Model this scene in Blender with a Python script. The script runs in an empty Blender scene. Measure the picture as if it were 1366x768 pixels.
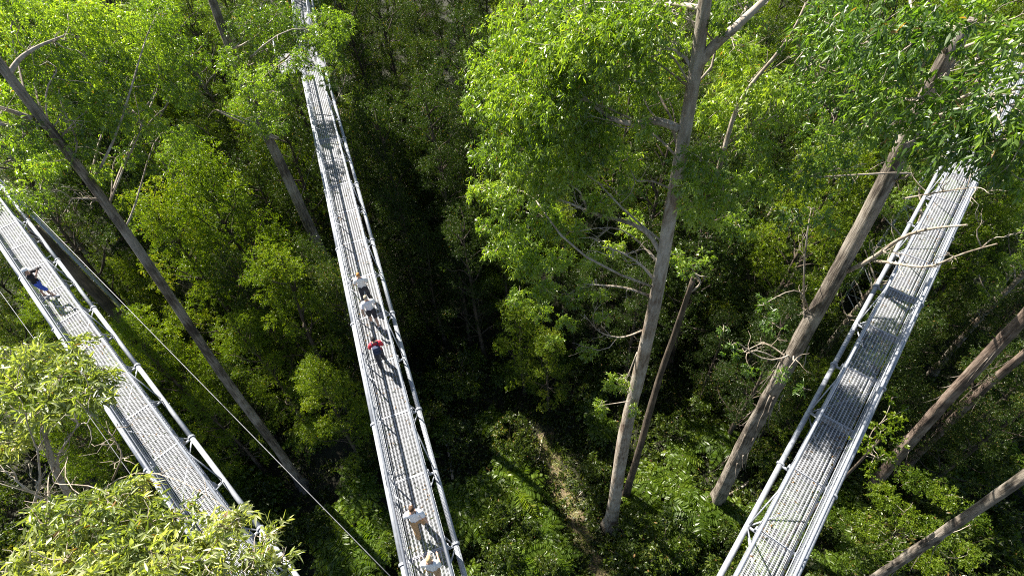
import bpy, math, random
import numpy as np
from mathutils import Vector, Matrix

rng = np.random.default_rng(11)
random.seed(11)
scene = bpy.context.scene
COL = scene.collection

# ------------------------------------------------------------------ camera
CAMZ = 42.0                                   # lookout height above the forest floor
FPX, CX, CY = 1366 * 19.0 / 36.0, 683.0, 384.0
NADIR = (735.0, 1050.0)                       # where the tree trunks converge in the photograph
_d = np.array([(NADIR[0] - CX) / FPX, -(NADIR[1] - CY) / FPX, -1.0]); _d /= np.linalg.norm(_d)
_Z = -_d
_F = np.array([0, 0, -1.0])
_Y = _F - _Z * _F.dot(_Z); _Y /= np.linalg.norm(_Y)
_X = np.cross(_Y, _Z)
R = np.array([_X, _Y, _Z])                    # camera -> world
cam_d = bpy.data.cameras.new('camera'); cam_d.lens = 19.0; cam_d.sensor_width = 36.0
cam_d.clip_start = 0.1; cam_d.clip_end = 3000.0
cam = bpy.data.objects.new('camera', cam_d); COL.objects.link(cam)
M4 = Matrix([[*R[0], 0], [*R[1], 0], [*R[2], CAMZ], [0, 0, 0, 1]])
cam.matrix_world = M4
scene.camera = cam
CAM = np.array([0, 0, CAMZ])

# ------------------------------------------------------------------ light
SUN_DIR = np.array([-0.715, 0.70, 1.08]); SUN_DIR /= np.linalg.norm(SUN_DIR)     # towards the sun
elev = math.asin(SUN_DIR[2]); azim = math.atan2(SUN_DIR[0], SUN_DIR[1])
w = bpy.data.worlds.new('World'); scene.world = w; w.use_nodes = True
nt = w.node_tree; nt.nodes.clear()
sky = nt.nodes.new('ShaderNodeTexSky'); sky.sky_type = 'NISHITA'; sky.sun_disc = False
sky.sun_elevation = elev; sky.sun_rotation = azim
bg = nt.nodes.new('ShaderNodeBackground'); bg.inputs[1].default_value = 0.05
wo = nt.nodes.new('ShaderNodeOutputWorld')
nt.links.new(sky.outputs[0], bg.inputs[0]); nt.links.new(bg.outputs[0], wo.inputs[0])
sd = bpy.data.lights.new('sun', 'SUN'); sd.energy = 5.0; sd.angle = math.radians(0.5); sd.color = (1.0, 0.95, 0.88)
sun = bpy.data.objects.new('sun', sd); COL.objects.link(sun)
sun.rotation_euler = Vector(SUN_DIR).to_track_quat('Z', 'Y').to_euler(); sun.location = (-20, 30, 90)
scene.view_settings.view_transform = 'Standard'
scene.view_settings.look = 'None'
scene.view_settings.gamma = 1.0
scene.view_settings.use_curve_mapping = False
scene.view_settings.exposure = 1.75
scene.render.engine = 'CYCLES'
scene.cycles.max_bounces = 5
scene.cycles.diffuse_bounces = 3
scene.cycles.transmission_bounces = 3
scene.cycles.glossy_bounces = 2
scene.cycles.use_denoising = False
scene.cycles.filter_width = 1.05

# ------------------------------------------------------------------ pixel helpers (photograph pixels, 1366 x 768)
def ray(x, y):
    return R @ np.array([(x - CX) / FPX, -(y - CY) / FPX, -1.0])
def at_z(x, y, z):                            # point of that sight line at height z
    r = ray(x, y); return CAM + r * ((CAMZ - z) / -r[2])
def at_hd(x, y, hd):                          # ... at a horizontal distance from the lookout
    r = ray(x, y); return CAM + r * (hd / math.hypot(r[0], r[1]))
def at_depth(x, y, d):
    return CAM + ray(x, y) * d
def proj(p):
    c = R.T @ (np.asarray(p, float) - CAM)
    return CX + FPX * c[0] / -c[2], CY - FPX * c[1] / -c[2]

# ------------------------------------------------------------------ scene helpers
def tag(o, label=None, cat=None, group=None, kind=None):
    if label: o['label'] = label
    if cat: o['category'] = cat
    if group: o['group'] = group
    if kind: o['kind'] = kind
    return o
def empty(name, loc=(0, 0, 0), rz=0.0, s=1.0):
    o = bpy.data.objects.new(name, None); COL.objects.link(o)
    o.location = loc; o.rotation_euler = (0, 0, rz); o.scale = (s, s, s); o.empty_display_size = 0.3
    return o
def link(name, me, parent=None, loc=None):
    o = bpy.data.objects.new(name, me); COL.objects.link(o)
    if parent is not None: o.parent = parent
    if loc is not None: o.location = loc
    return o
def mesh_np(name, V, faces_n, loops, mat, tint=None, smooth=False):
    """V (n,3); faces_n = loop total per face (constant int); loops flat index array"""
    me = bpy.data.meshes.new(name)
    V = np.ascontiguousarray(V, dtype=np.float32); loops = np.ascontiguousarray(loops, dtype=np.int32).ravel()
    nf = len(loops) // faces_n
    me.vertices.add(len(V)); me.vertices.foreach_set('co', V.ravel())
    me.loops.add(len(loops)); me.loops.foreach_set('vertex_index', loops)
    me.polygons.add(nf)
    me.polygons.foreach_set('loop_start', np.arange(nf, dtype=np.int32) * faces_n)
    if smooth: me.polygons.foreach_set('use_smooth', np.ones(nf, dtype=bool))
    if tint is not None:
        a = me.attributes.new('tint', 'FLOAT', 'FACE'); a.data.foreach_set('value', np.ascontiguousarray(tint, dtype=np.float32))
    me.update(calc_edges=True)
    me.materials.append(mat)
    return me

class MB:
    """collects quads for small hard-surface meshes"""
    def __init__(self): self.v = []; self.f = []
    def box(self, c, s, M=None):
        b = len(self.v); cx, cy, cz = c; sx, sy, sz = s[0] / 2, s[1] / 2, s[2] / 2
        for dx in (-1, 1):
            for dy in (-1, 1):
                for dz in (-1, 1):
                    p = Vector((cx + dx * sx, cy + dy * sy, cz + dz * sz))
                    self.v.append(tuple(M @ p if M else p))
        for q in ((0, 1, 3, 2), (4, 6, 7, 5), (0, 4, 5, 1), (2, 3, 7, 6), (0, 2, 6, 4), (1, 5, 7, 3)):
            self.f.append(tuple(b + i for i in q))
        return self
    def tube(self, pts, rad, n=8, caps=True, ell=1.0):
        pts = [Vector(p) for p in pts]
        rads = list(rad) if hasattr(rad, '__len__') else [rad] * len(pts)
        b = len(self.v); prev = None
        for i, p in enumerate(pts):
            t = (pts[min(i + 1, len(pts) - 1)] - pts[max(i - 1, 0)]).normalized()
            if prev is None:
                u = t.cross(Vector((0, 0, 1)))
                if u.length < 1e-3: u = t.cross(Vector((0, 1, 0)))
                u.normalize()
            else:
                u = (prev - t * prev.dot(t)).normalized()
            prev = u; v = t.cross(u)
            for k in range(n):
                a = 2 * math.pi * k / n
                self.v.append(tuple(p + u * (math.cos(a) * rads[i] * ell) + v * (math.sin(a) * rads[i])))
        for i in range(len(pts) - 1):
            for k in range(n):
                k2 = (k + 1) % n
                self.f.append((b + i * n + k, b + i * n + k2, b + (i + 1) * n + k2, b + (i + 1) * n + k))
        if caps:
            self.f.append(tuple(b + k for k in reversed(range(n))))
            self.f.append(tuple(b + (len(pts) - 1) * n + k for k in range(n)))
        return self
    def mesh(self, name, mat, smooth=False):
        me = bpy.data.meshes.new(name); me.from_pydata(self.v, [], self.f)
        if smooth: me.polygons.foreach_set('use_smooth', [len(f) == 4 for f in self.f])
        me.materials.append(mat); me.update(); return me
    def build(self, name, mat, parent=None, smooth=False):
        return link(name, self.mesh(name, mat, smooth), parent)

# ------------------------------------------------------------------ materials
def new_mat(name):
    m = bpy.data.materials.new(name); m.use_nodes = True; m.node_tree.nodes.clear()
    return m, m.node_tree.nodes, m.node_tree.links
def ramp(N, L, fac, stops):
    r = N.new('ShaderNodeValToRGB'); L.new(fac, r.inputs[0]); e = r.color_ramp.elements
    while len(e) < len(stops): e.new(0.5)
    for i, (p, c) in enumerate(stops): e[i].position = p; e[i].color = (*c, 1)
    return r.outputs[0]
def leaf_mat(name, stops, trans=0.5, tmul=(1.82, 1.88, 0.46), gloss=0.022, grough=0.4):
    m, N, L = new_mat(name)
    at = N.new('ShaderNodeAttribute'); at.attribute_name = 'tint'
    oi = N.new('ShaderNodeObjectInfo')
    ad = N.new('ShaderNodeMath'); ad.operation = 'MULTIPLY_ADD'
    L.new(oi.outputs['Random'], ad.inputs[0]); ad.inputs[1].default_value = 0.3; L.new(at.outputs['Fac'], ad.inputs[2])
    sb = N.new('ShaderNodeMath'); sb.operation = 'MULTIPLY_ADD'; L.new(ad.outputs[0], sb.inputs[0]); sb.inputs[1].default_value = 0.8; sb.inputs[2].default_value = -0.12
    stops = [(p * 0.86, c) for p, c in stops] + [(1.0, (0.24, 0.13, 0.045))]
    col = ramp(N, L, sb.outputs[0], stops)
    df = N.new('ShaderNodeBsdfDiffuse'); L.new(col, df.inputs[0])
    mu = N.new('ShaderNodeMix'); mu.data_type = 'RGBA'; mu.blend_type = 'MULTIPLY'; mu.inputs[0].default_value = 1.0
    L.new(col, mu.inputs[6]); mu.inputs[7].default_value = (*tmul, 1)
    tr = N.new('ShaderNodeBsdfTranslucent'); L.new(mu.outputs[2], tr.inputs[0])
    mx = N.new('ShaderNodeMixShader'); mx.inputs[0].default_value = trans
    L.new(df.outputs[0], mx.inputs[1]); L.new(tr.outputs[0], mx.inputs[2])
    gl = N.new('ShaderNodeBsdfGlossy'); gl.inputs['Roughness'].default_value = grough; gl.inputs[0].default_value = (1, 1, 0.9, 1)
    m2 = N.new('ShaderNodeMixShader'); m2.inputs[0].default_value = gloss
    L.new(mx.outputs[0], m2.inputs[1]); L.new(gl.outputs[0], m2.inputs[2])
    out = N.new('ShaderNodeOutputMaterial'); L.new(m2.outputs[0], out.inputs[0])
    return m
def bark_mat(name, stops, scale=(3, 3, 0.5), bump=0.4, detail=6):
    m, N, L = new_mat(name)
    tc = N.new('ShaderNodeTexCoord'); mp = N.new('ShaderNodeMapping'); mp.inputs['Scale'].default_value = scale
    L.new(tc.outputs['Object'], mp.inputs[0])
    no = N.new('ShaderNodeTexNoise'); no.inputs['Scale'].default_value = 2.2; no.inputs['Detail'].default_value = detail; no.inputs['Roughness'].default_value = 0.65
    L.new(mp.outputs[0], no.inputs['Vector'])
    n2 = N.new('ShaderNodeTexNoise'); n2.inputs['Scale'].default_value = 0.8; n2.inputs['Detail'].default_value = 5
    L.new(tc.outputs['Object'], n2.inputs['Vector'])
    mxm = N.new('ShaderNodeMath'); mxm.operation = 'MULTIPLY_ADD'; L.new(n2.outputs[0], mxm.inputs[0]); mxm.inputs[1].default_value = 0.6
    ml = N.new('ShaderNodeMath'); ml.operation = 'MULTIPLY'; L.new(no.outputs[0], ml.inputs[0]); ml.inputs[1].default_value = 0.6
    L.new(ml.outputs[0], mxm.inputs[2])
    col = ramp(N, L, mxm.outputs[0], stops)
    p = N.new('ShaderNodeBsdfPrincipled'); L.new(col, p.inputs['Base Color']); p.inputs['Roughness'].default_value = 0.85
    bp = N.new('ShaderNodeBump'); bp.inputs['Strength'].default_value = bump; bp.inputs['Distance'].default_value = 0.05
    L.new(no.outputs[0], bp.inputs['Height']); L.new(bp.outputs[0], p.inputs['Normal'])
    out = N.new('ShaderNodeOutputMaterial'); L.new(p.outputs[0], out.inputs[0])
    return m
def plain_mat(name, c0, c1=None, rough=0.6, metal=0.0, scale=4.0, bump=0.0):
    m, N, L = new_mat(name)
    tc = N.new('ShaderNodeTexCoord')
    no = N.new('ShaderNodeTexNoise'); no.inputs['Scale'].default_value = scale; no.inputs['Detail'].default_value = 5
    L.new(tc.outputs['Object'], no.inputs['Vector'])
    col = ramp(N, L, no.outputs[0], [(0.3, c0), (0.7, c1 or c0)])
    p = N.new('ShaderNodeBsdfPrincipled'); L.new(col, p.inputs['Base Color'])
    p.inputs['Roughness'].default_value = rough; p.inputs['Metallic'].default_value = metal
    if bump:
        bp = N.new('ShaderNodeBump'); bp.inputs['Strength'].default_value = bump
        L.new(no.outputs[0], bp.inputs['Height']); L.new(bp.outputs[0], p.inputs['Normal'])
    out = N.new('ShaderNodeOutputMaterial'); L.new(p.outputs[0], out.inputs[0])
    return m

MAT = {}
MAT['leaf_gum'] = leaf_mat('leaf_gum', [(0.0, (0.045, 0.085, 0.010)), (0.4, (0.115, 0.188, 0.017)), (0.75, (0.22, 0.31, 0.036)), (1.0, (0.31, 0.38, 0.07))], 0.50, gloss=0.05)
MAT['leaf_blue'] = leaf_mat('leaf_blue', [(0.0, (0.045, 0.095, 0.016)), (0.5, (0.11, 0.19, 0.028)), (0.85, (0.21, 0.30, 0.05)), (1.0, (0.22, 0.22, 0.06))], 0.5, gloss=0.045)
MAT['leaf_pale'] = leaf_mat('leaf_pale', [(0.0, (0.10, 0.14, 0.03)), (0.5, (0.25, 0.29, 0.09)), (0.85, (0.42, 0.43, 0.22)), (1.0, (0.50, 0.48, 0.28))], 0.45, gloss=0.06)
MAT['leaf_wattle'] = leaf_mat('leaf_wattle', [(0.0, (0.048, 0.085, 0.006)), (0.5, (0.105, 0.16, 0.009)), (1.0, (0.20, 0.25, 0.016))], 0.5, gloss=0.02)
MAT['leaf_myrtle'] = leaf_mat('leaf_myrtle', [(0.0, (0.014, 0.028, 0.004)), (0.6, (0.032, 0.058, 0.007)), (1.0, (0.07, 0.10, 0.012))], 0.42, gloss=0.02)  # dark green species; its low albedo also stands in for forest shade
MAT['leaf_under'] = leaf_mat('leaf_under', [(0.0, (0.015, 0.028, 0.004)), (0.5, (0.040, 0.064, 0.007)), (0.85, (0.09, 0.125, 0.013)), (1.0, (0.15, 0.13, 0.03))], 0.42, gloss=0.025)  # leaf colour lowered in place of shade cast by the crowns above
MAT['leaf_fern'] = leaf_mat('leaf_fern', [(0.0, (0.040, 0.075, 0.010)), (0.6, (0.095, 0.15, 0.014)), (1.0, (0.18, 0.22, 0.02))], 0.45, gloss=0.025)
MAT['bark_pale'] = bark_mat('bark_pale', [(0.44, (0.085, 0.055, 0.035)), (0.52, (0.18, 0.135, 0.095)), (0.60, (0.27, 0.225, 0.17)), (0.72, (0.38, 0.34, 0.28))], (4, 4, 0.7), 0.8)
MAT['bark_string'] = bark_mat('bark_string', [(0.46, (0.035, 0.025, 0.018)), (0.55, (0.10, 0.08, 0.058)), (0.63, (0.20, 0.168, 0.13)), (0.74, (0.30, 0.265, 0.215))], (6, 6, 0.6), 1.0)
MAT['bark_red'] = bark_mat('bark_red', [(0.46, (0.035, 0.022, 0.015)), (0.55, (0.095, 0.066, 0.047)), (0.63, (0.18, 0.13, 0.095)), (0.74, (0.26, 0.21, 0.165))], (5, 5, 0.5), 1.0)
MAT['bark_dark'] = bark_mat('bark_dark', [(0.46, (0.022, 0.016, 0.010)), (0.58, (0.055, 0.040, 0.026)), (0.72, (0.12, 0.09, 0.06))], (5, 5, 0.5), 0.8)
MAT['branch_dry'] = bark_mat('branch_dry', [(0.46, (0.12, 0.09, 0.06)), (0.58, (0.27, 0.22, 0.16)), (0.72, (0.42, 0.37, 0.30))], (4, 4, 1.5), 0.3)
MAT['galv'] = plain_mat('galv', (0.25, 0.265, 0.29), (0.36, 0.375, 0.39), 0.55, 0.15, 7.0)
MAT['galv_grate'] = plain_mat('galv_grate', (0.25, 0.257, 0.265), (0.47, 0.475, 0.485), 0.75, 0.0, 2.5)
MAT['cable'] = plain_mat('cable', (0.10, 0.10, 0.105), (0.16, 0.16, 0.165), 0.5, 0.4, 9.0)

# ------------------------------------------------------------------ ground
def ground_z(x, y):
    return (0.5 * np.sin(x * 0.11 + 0.6) * np.cos(y * 0.09) + 0.25 * np.sin(x * 0.31 + y * 0.23) + 0.18 * np.sin(x * 0.71 - y * 0.53)
            + 0.02 * np.maximum(y - 30, 0))
def make_ground():
    xs = np.concatenate([np.linspace(-400, -62, 14), np.linspace(-60, 60, 121), np.linspace(62, 400, 14)])
    ys = np.concatenate([np.linspace(-150, -12, 8), np.linspace(-10, 90, 101), np.linspace(92, 450, 14)])
    X, Y = np.meshgrid(xs, ys)
    Z = ground_z(X, Y) + rng.normal(0, 0.05, X.shape)
    V = np.stack([X, Y, Z], -1).reshape(-1, 3)
    nx, ny = len(xs), len(ys)
    i = np.arange(nx - 1)[None, :] + nx * np.arange(ny - 1)[:, None]
    loops = np.stack([i, i + 1, i + nx + 1, i + nx], -1).reshape(-1)
    m, N, L = new_mat('forest_floor')
    tc = N.new('ShaderNodeTexCoord')
    no = N.new('ShaderNodeTexNoise'); no.inputs['Scale'].default_value = 0.5; no.inputs['Detail'].default_value = 9; no.inputs['Roughness'].default_value = 0.7
    n2 = N.new('ShaderNodeTexNoise'); n2.inputs['Scale'].default_value = 9; n2.inputs['Detail'].default_value = 6
    L.new(tc.outputs['Object'], no.inputs[0]); L.new(tc.outputs['Object'], n2.inputs[0])
    a = N.new('ShaderNodeMath'); a.operation = 'MULTIPLY_ADD'; L.new(n2.outputs[0], a.inputs[0]); a.inputs[1].default_value = 0.5
    b = N.new('ShaderNodeMath'); b.operation = 'MULTIPLY'; L.new(no.outputs[0], b.inputs[0]); b.inputs[1].default_value = 0.5; L.new(b.outputs[0], a.inputs[2])
    col = ramp(N, L, a.outputs[0], [(0.32, (0.008, 0.007, 0.003)), (0.46, (0.020, 0.016, 0.007)), (0.56, (0.016, 0.022, 0.006)), (0.7, (0.05, 0.036, 0.016))])
    p = N.new('ShaderNodeBsdfPrincipled'); L.new(col, p.inputs[0]); p.inputs['Roughness'].default_value = 0.95
    bp = N.new('ShaderNodeBump'); bp.inputs['Strength'].default_value = 0.8; bp.inputs['Distance'].default_value = 0.1
    L.new(n2.outputs[0], bp.inputs['Height']); L.new(bp.outputs[0], p.inputs['Normal'])
    out = N.new('ShaderNodeOutputMaterial'); L.new(p.outputs[0], out.inputs[0])
    o = link('ground', mesh_np('ground', V, 4, loops, m, smooth=True)); o['kind'] = 'structure'
make_ground()

PATH_PX = [(722, 575), (735, 610), (748, 650), (764, 690), (782, 725), (800, 768), (815, 810)]
PATH = [at_z(x, y, 0.3) for x, y in PATH_PX]
def make_path():
    V = []; F = []
    m, N, L = new_mat('path_soil')
    tc = N.new('ShaderNodeTexCoord'); no = N.new('ShaderNodeTexNoise'); no.inputs['Scale'].default_value = 6; no.inputs['Detail'].default_value = 8; no.inputs['Roughness'].default_value = 0.7
    L.new(tc.outputs['Object'], no.inputs[0])
    col = ramp(N, L, no.outputs[0], [(0.3, (0.035, 0.025, 0.013)), (0.5, (0.11, 0.08, 0.042)), (0.7, (0.24, 0.185, 0.10))])
    p = N.new('ShaderNodeBsdfPrincipled'); L.new(col, p.inputs[0]); p.inputs['Roughness'].default_value = 0.95
    bp = N.new('ShaderNodeBump'); bp.inputs['Strength'].default_value = 0.9; bp.inputs['Distance'].default_value = 0.08
    L.new(no.outputs[0], bp.inputs['Height']); L.new(bp.outputs[0], p.inputs['Normal'])
    out = N.new('ShaderNodeOutputMaterial'); L.new(p.outputs[0], out.inputs[0])
    P = np.array(PATH); t = np.linspace(0, len(P) - 1, 60)
    C = np.stack([np.interp(t, np.arange(len(P)), P[:, k]) for k in range(3)], 1)
    T = np.gradient(C, axis=0); T /= np.linalg.norm(T[:, :2], axis=1)[:, None]
    for i in range(60):
        n = np.array([T[i, 1], -T[i, 0]])
        for s in np.linspace(-1, 1, 7):
            wd = 0.75 + 0.25 * math.sin(i * 0.9) + 0.18 * math.sin(i * 2.3 + s)
            q = C[i, :2] + n * s * wd
            V.append((q[0], q[1], ground_z(q[0], q[1]) + 0.16 - 0.1 * abs(s)))
    for i in range(59):
        for k in range(6):
            a = i * 7 + k; F += [a, a + 1, a + 8, a + 7]
    o = link('path', mesh_np('path', np.array(V), 4, np.array(F), m, smooth=True)); o['kind'] = 'structure'
make_path()

# ------------------------------------------------------------------ walkways
RAIL_H = 1.1
DECK_Z = CAMZ - 16.5
def walkway(label, deg, lat, z_deck, s0, s1, half=0.56, pylons=()):
    """deg: heading clockwise from +Y; lat: signed offset of the centre line from the lookout"""
    a = math.radians(deg)
    u = np.array([math.sin(a), math.cos(a)]); n = np.array([math.cos(a), -math.sin(a)])
    base = n * lat + u * s0
    root = empty('steel_walkway', (base[0], base[1], z_deck), -a)
    tag(root, label, 'walkway', 'steel canopy walkways')
    Lt = s1 - s0; PL = 2.4; npan = int(math.ceil(Lt / PL)); Lt = npan * PL
    g = MB(); dw = half - 0.05
    x = -dw + 0.02; k = 0
    while x < dw:
        if k % 3 == 0: g.box((x, PL / 2, -0.016), (0.026, PL - 0.03, 0.034))
        else: g.box((x, PL / 2, -0.032), (0.009, PL - 0.03, 0.030))
        x += 0.0345; k += 1
    for j in range(2):
        g.box((0, 0.8 + j * 0.8, -0.040), (2 * dw, 0.008, 0.012))
    g.box((0, 0.02, -0.016), (2 * dw + 0.02, 0.035, 0.044)); g.box((0, PL - 0.02, -0.016), (2 * dw + 0.02, 0.02, 0.044))
    gm = g.mesh('grating_panel', MAT['galv_grate'])
    # wire mesh infill for one bay and one side
    m = MB()
    zz = np.linspace(0.10, RAIL_H - 0.06, 9)
    for z in zz: m.box((0, PL / 2, z), (0.006, PL - 0.06, 0.007))
    for j in range(19): m.box((0, 0.04 + j * (PL - 0.08) / 18, (0.10 + RAIL_H - 0.06) / 2), (0.006, 0.007, RAIL_H - 0.16))
    mm = m.mesh('wire_mesh_panel', MAT['galv'])
    p = MB(); p.box((0, 0, RAIL_H / 2 - 0.1), (0.036, 0.036, RAIL_H + 0.16)); p.box((0, 0, -0.05), (0.09, 0.12, 0.14)); pm = p.mesh('post', MAT['galv'])
    kb = MB(); kb.box((0, PL / 2, 0.045), (0.012, PL - 0.02, 0.10)); km = kb.mesh('kick_plate', MAT['galv'])
    c = MB(); c.tube([(-0.78, 0, -0.24), (0.78, 0, -0.24)], 0.045, 8); c.box((0, 0, -0.11), (2 * half + 0.1, 0.07, 0.14)); cm = c.mesh('cross_beam', MAT['galv'])
    ub = MB(); ub.tube([(-0.72, 0.1, -0.26), (0.72, PL - 0.1, -0.26)], 0.028, 6); um = ub.mesh('under_brace', MAT['galv'], True)
    ub2 = MB(); ub2.tube([(0.72, 0.1, -0.33), (-0.72, PL - 0.1, -0.33)], 0.028, 6); um2 = ub2.mesh('under_brace', MAT['galv'], True)
    chord = MB(); chord.tube([(0, 0.0, 0), (0, 4.8, 0)], 0.082, 14); chm = chord.mesh('chord_tube', MAT['galv'], True)
    fl = MB(); fl.tube([(0, -0.035, 0), (0, 0.035, 0)], 0.122, 16); flm = fl.mesh('flange', MAT['galv'], False)
    for k in range(npan):
        y = k * PL
        link('grating_panel', gm, root, (0, y, 0))
        link('cross_beam', cm, root, (0, y, 0))
        link('under_brace', um if k % 2 else um2, root, (0, y, 0))
        for s in (-1, 1):
            link('wire_mesh_panel', mm, root, (s * half, y, 0))
            link('kick_plate', km, root, (s * (half - 0.03), y, 0))
            link('post', pm, root, (s * half, y, 0))
    br = []
    for s in (-1, 1):
        b = MB(); b.tube([(s * 0.79, 0, -0.24), (s * (half + 0.01), 1.05, RAIL_H - 0.06)], 0.021, 8)
        b2 = MB(); b2.tube([(s * 0.79, 0, -0.24), (s * (half + 0.01), -1.05, RAIL_H - 0.06)], 0.021, 8)
        br.append((b.mesh('brace', MAT['galv'], True), b2.mesh('brace', MAT['galv'], True)))
    for k in range(int(Lt / 4.8)):
        for i, s in enumerate((-1, 1)):
            y = k * 4.8
            ct = link('chord_tube', chm, root, (s * 0.80, y, -0.24))
            link('flange', flm, ct, (0, 0.04, 0))
            link('brace', br[i][0], root, (0, y + 2.4, 0)); link('brace', br[i][1], root, (0, y + 2.4, 0))
    for s in (-1, 1):
        h = MB(); h.tube([(s * half, 0, RAIL_H), (s * half, Lt, RAIL_H)], 0.044, 12); h.build('handrail', MAT['galv'], root, True)
        h = MB(); h.tube([(s * (half - 0.045), 0, 0.86), (s * (half - 0.045), Lt, 0.86)], 0.018, 8); h.build('inner_rail', MAT['galv'], root, True)
    for s in pylons:
        y = s - s0; gz = -z_deck - 1.2
        b = MB()
        for sx in (-1, 1):
            b.tube([(sx * 0.78, y, -0.3), (sx * 1.6, y, gz)], 0.11, 10)
        nseg = 8
        for q in range(nseg):
            z0 = -0.3 + (gz + 0.3) * q / nseg; z1 = -0.3 + (gz + 0.3) * (q + 1) / nseg
            w0 = 0.78 + 0.82 * q / nseg; w1 = 0.78 + 0.82 * (q + 1) / nseg
            b.tube([(-w0, y, z0), (w1, y, z1)], 0.04, 6); b.tube([(-w1, y, z1), (w1, y, z1)], 0.04, 6)
        b.build('support_pylon', MAT['galv'], root, True)
    return dict(root=root, u=u, n=n, lat=lat, z=z_deck, s0=s0, s1=s0 + Lt, half=half)
def wpt(W, s, x=0.0, dz=0.0):
    q = W['n'] * (W['lat'] + x) + W['u'] * s
    return np.array([q[0], q[1], W['z'] + dz])

W2 = walkway('steel grating walkway carrying five people in single file above the forest', -16.6, -1.403, DECK_Z, 1.0, 39.0, pylons=(1.6,))
W3 = walkway('empty steel grating walkway running past the stringy barked trunk into blue-green leaves', 43.6, 1.745, DECK_Z, 1.0, 44.0, pylons=(1.6, 42.0))
W1 = walkway('steel grating walkway with a lone photographer, overhung by pale gum leaves', -44.6, -2.30, DECK_Z - 0.55, 1.0, 44.0, half=0.53, pylons=(1.6, 42.0))
# the far side of the platform that the middle walkway runs into
endc = wpt(W2, W2['s1'])
ang2 = math.radians(-16.6)
pf = empty('viewing_platform', (endc[0], endc[1], DECK_Z), -ang2)
tag(pf, 'steel platform at the far end of the peopled walkway, half hidden by leaves', 'platform')
b = MB(); b.box((-0.6, 1.8, -0.03), (3.1, 3.5, 0.05)); b.build('deck_plate', MAT['cable'], pf)
for x in (-2.1, 0.9):
    b = MB(); b.tube([(x, 0.1, 1.1), (x, 3.5, 1.1)], 0.045, 8); b.build('handrail', MAT['galv'], pf, True)
    for y in (0.1, 1.8, 3.5):
        b = MB(); b.box((x, y, 0.5), (0.05, 0.05, 1.16)); b.build('post', MAT['galv'], pf)
for x in (-0.6,):
    for y in (1.8,):
        b = MB(); b.tube([(x, y, -0.06), (x, y, -DECK_Z - 0.2)], 0.2, 12); b.build('mast', MAT['cable'], pf, True)
W4 = walkway('distant stretch of steel walkway leaving the leaf-hidden platform', -15.0, 0, DECK_Z, 0, 24.0, pylons=(22.0,))
q = endc[:2] + W2['u'] * 3.62
W4['root'].location = (q[0], q[1], DECK_Z)
W4['root'].rotation_euler = (0, 0, -math.radians(-14.0))

def cable(label, p, q_, sag=0.15, r=0.016):
    P = [np.array(p) * (1 - t) + np.array(q_) * t - np.array([0, 0, sag * 4 * t * (1 - t)]) for t in np.linspace(0, 1, 13)]
    o = MB().tube(P, r, 6).build('guy_cable', MAT['cable'], None, True)
    tag(o, label, 'cable')
cable('long guy cable running beside the photographer\'s walkway towards the peopled walkway', at_z(15, 252, 25.3), at_z(560, 808, 22.0), 0.25, 0.017)
cable('guy cable slanting down into the pale gum leaves outside the left handrail', at_z(-8, 378, 25.2), at_z(215, 690, 22.5), 0.1, 0.014)
cable('short guy cable dropping from the peopled walkway\'s left handrail', wpt(W2, 27.6, -0.62, 1.0), at_z(402, 262, 18.0), 0.05, 0.02)

# ------------------------------------------------------------------ foliage generators
def unit(v): return v / np.maximum(np.linalg.norm(v, axis=-1, keepdims=True), 1e-9)
def leaves_mesh(name, P, D, L, Wd, tint, mat, fine=False):
    """P base points, D leaf directions, L lengths, Wd widths"""
    n = len(P); D = unit(D)
    S = unit(np.cross(D, rng.normal(size=(n, 3)))); U = np.cross(S, D)
    Lc = L[:, None]; Wc = Wd[:, None]
    tip = P + D * Lc - np.array([0, 0, 0.12]) * Lc
    if not fine:
        mid = P + D * Lc * 0.45 + U * Wc * 0.25
        V = np.stack([P, mid + S * Wc * 0.5, tip, mid - S * Wc * 0.5], 1).reshape(-1, 3)
        loops = np.arange(4 * n)
        return mesh_np(name, V, 4, loops, mat, tint)
    a = P + D * Lc * 0.3 + U * Wc * 0.22; c = P + D * Lc * 0.68 + U * Wc * 0.16
    V = np.stack([P, a + S * Wc * 0.5, c + S * Wc * 0.38, tip, c - S * Wc * 0.38, a - S * Wc * 0.5], 1).reshape(-1, 3)
    k = np.arange(n)[:, None] * 6
    loops = np.concatenate([k + np.array([0, 3, 2, 1]), k + np.array([0, 5, 4, 3])], 1).reshape(-1)
    return mesh_np(name, V, 4, loops, mat, np.repeat(tint, 2))

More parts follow.
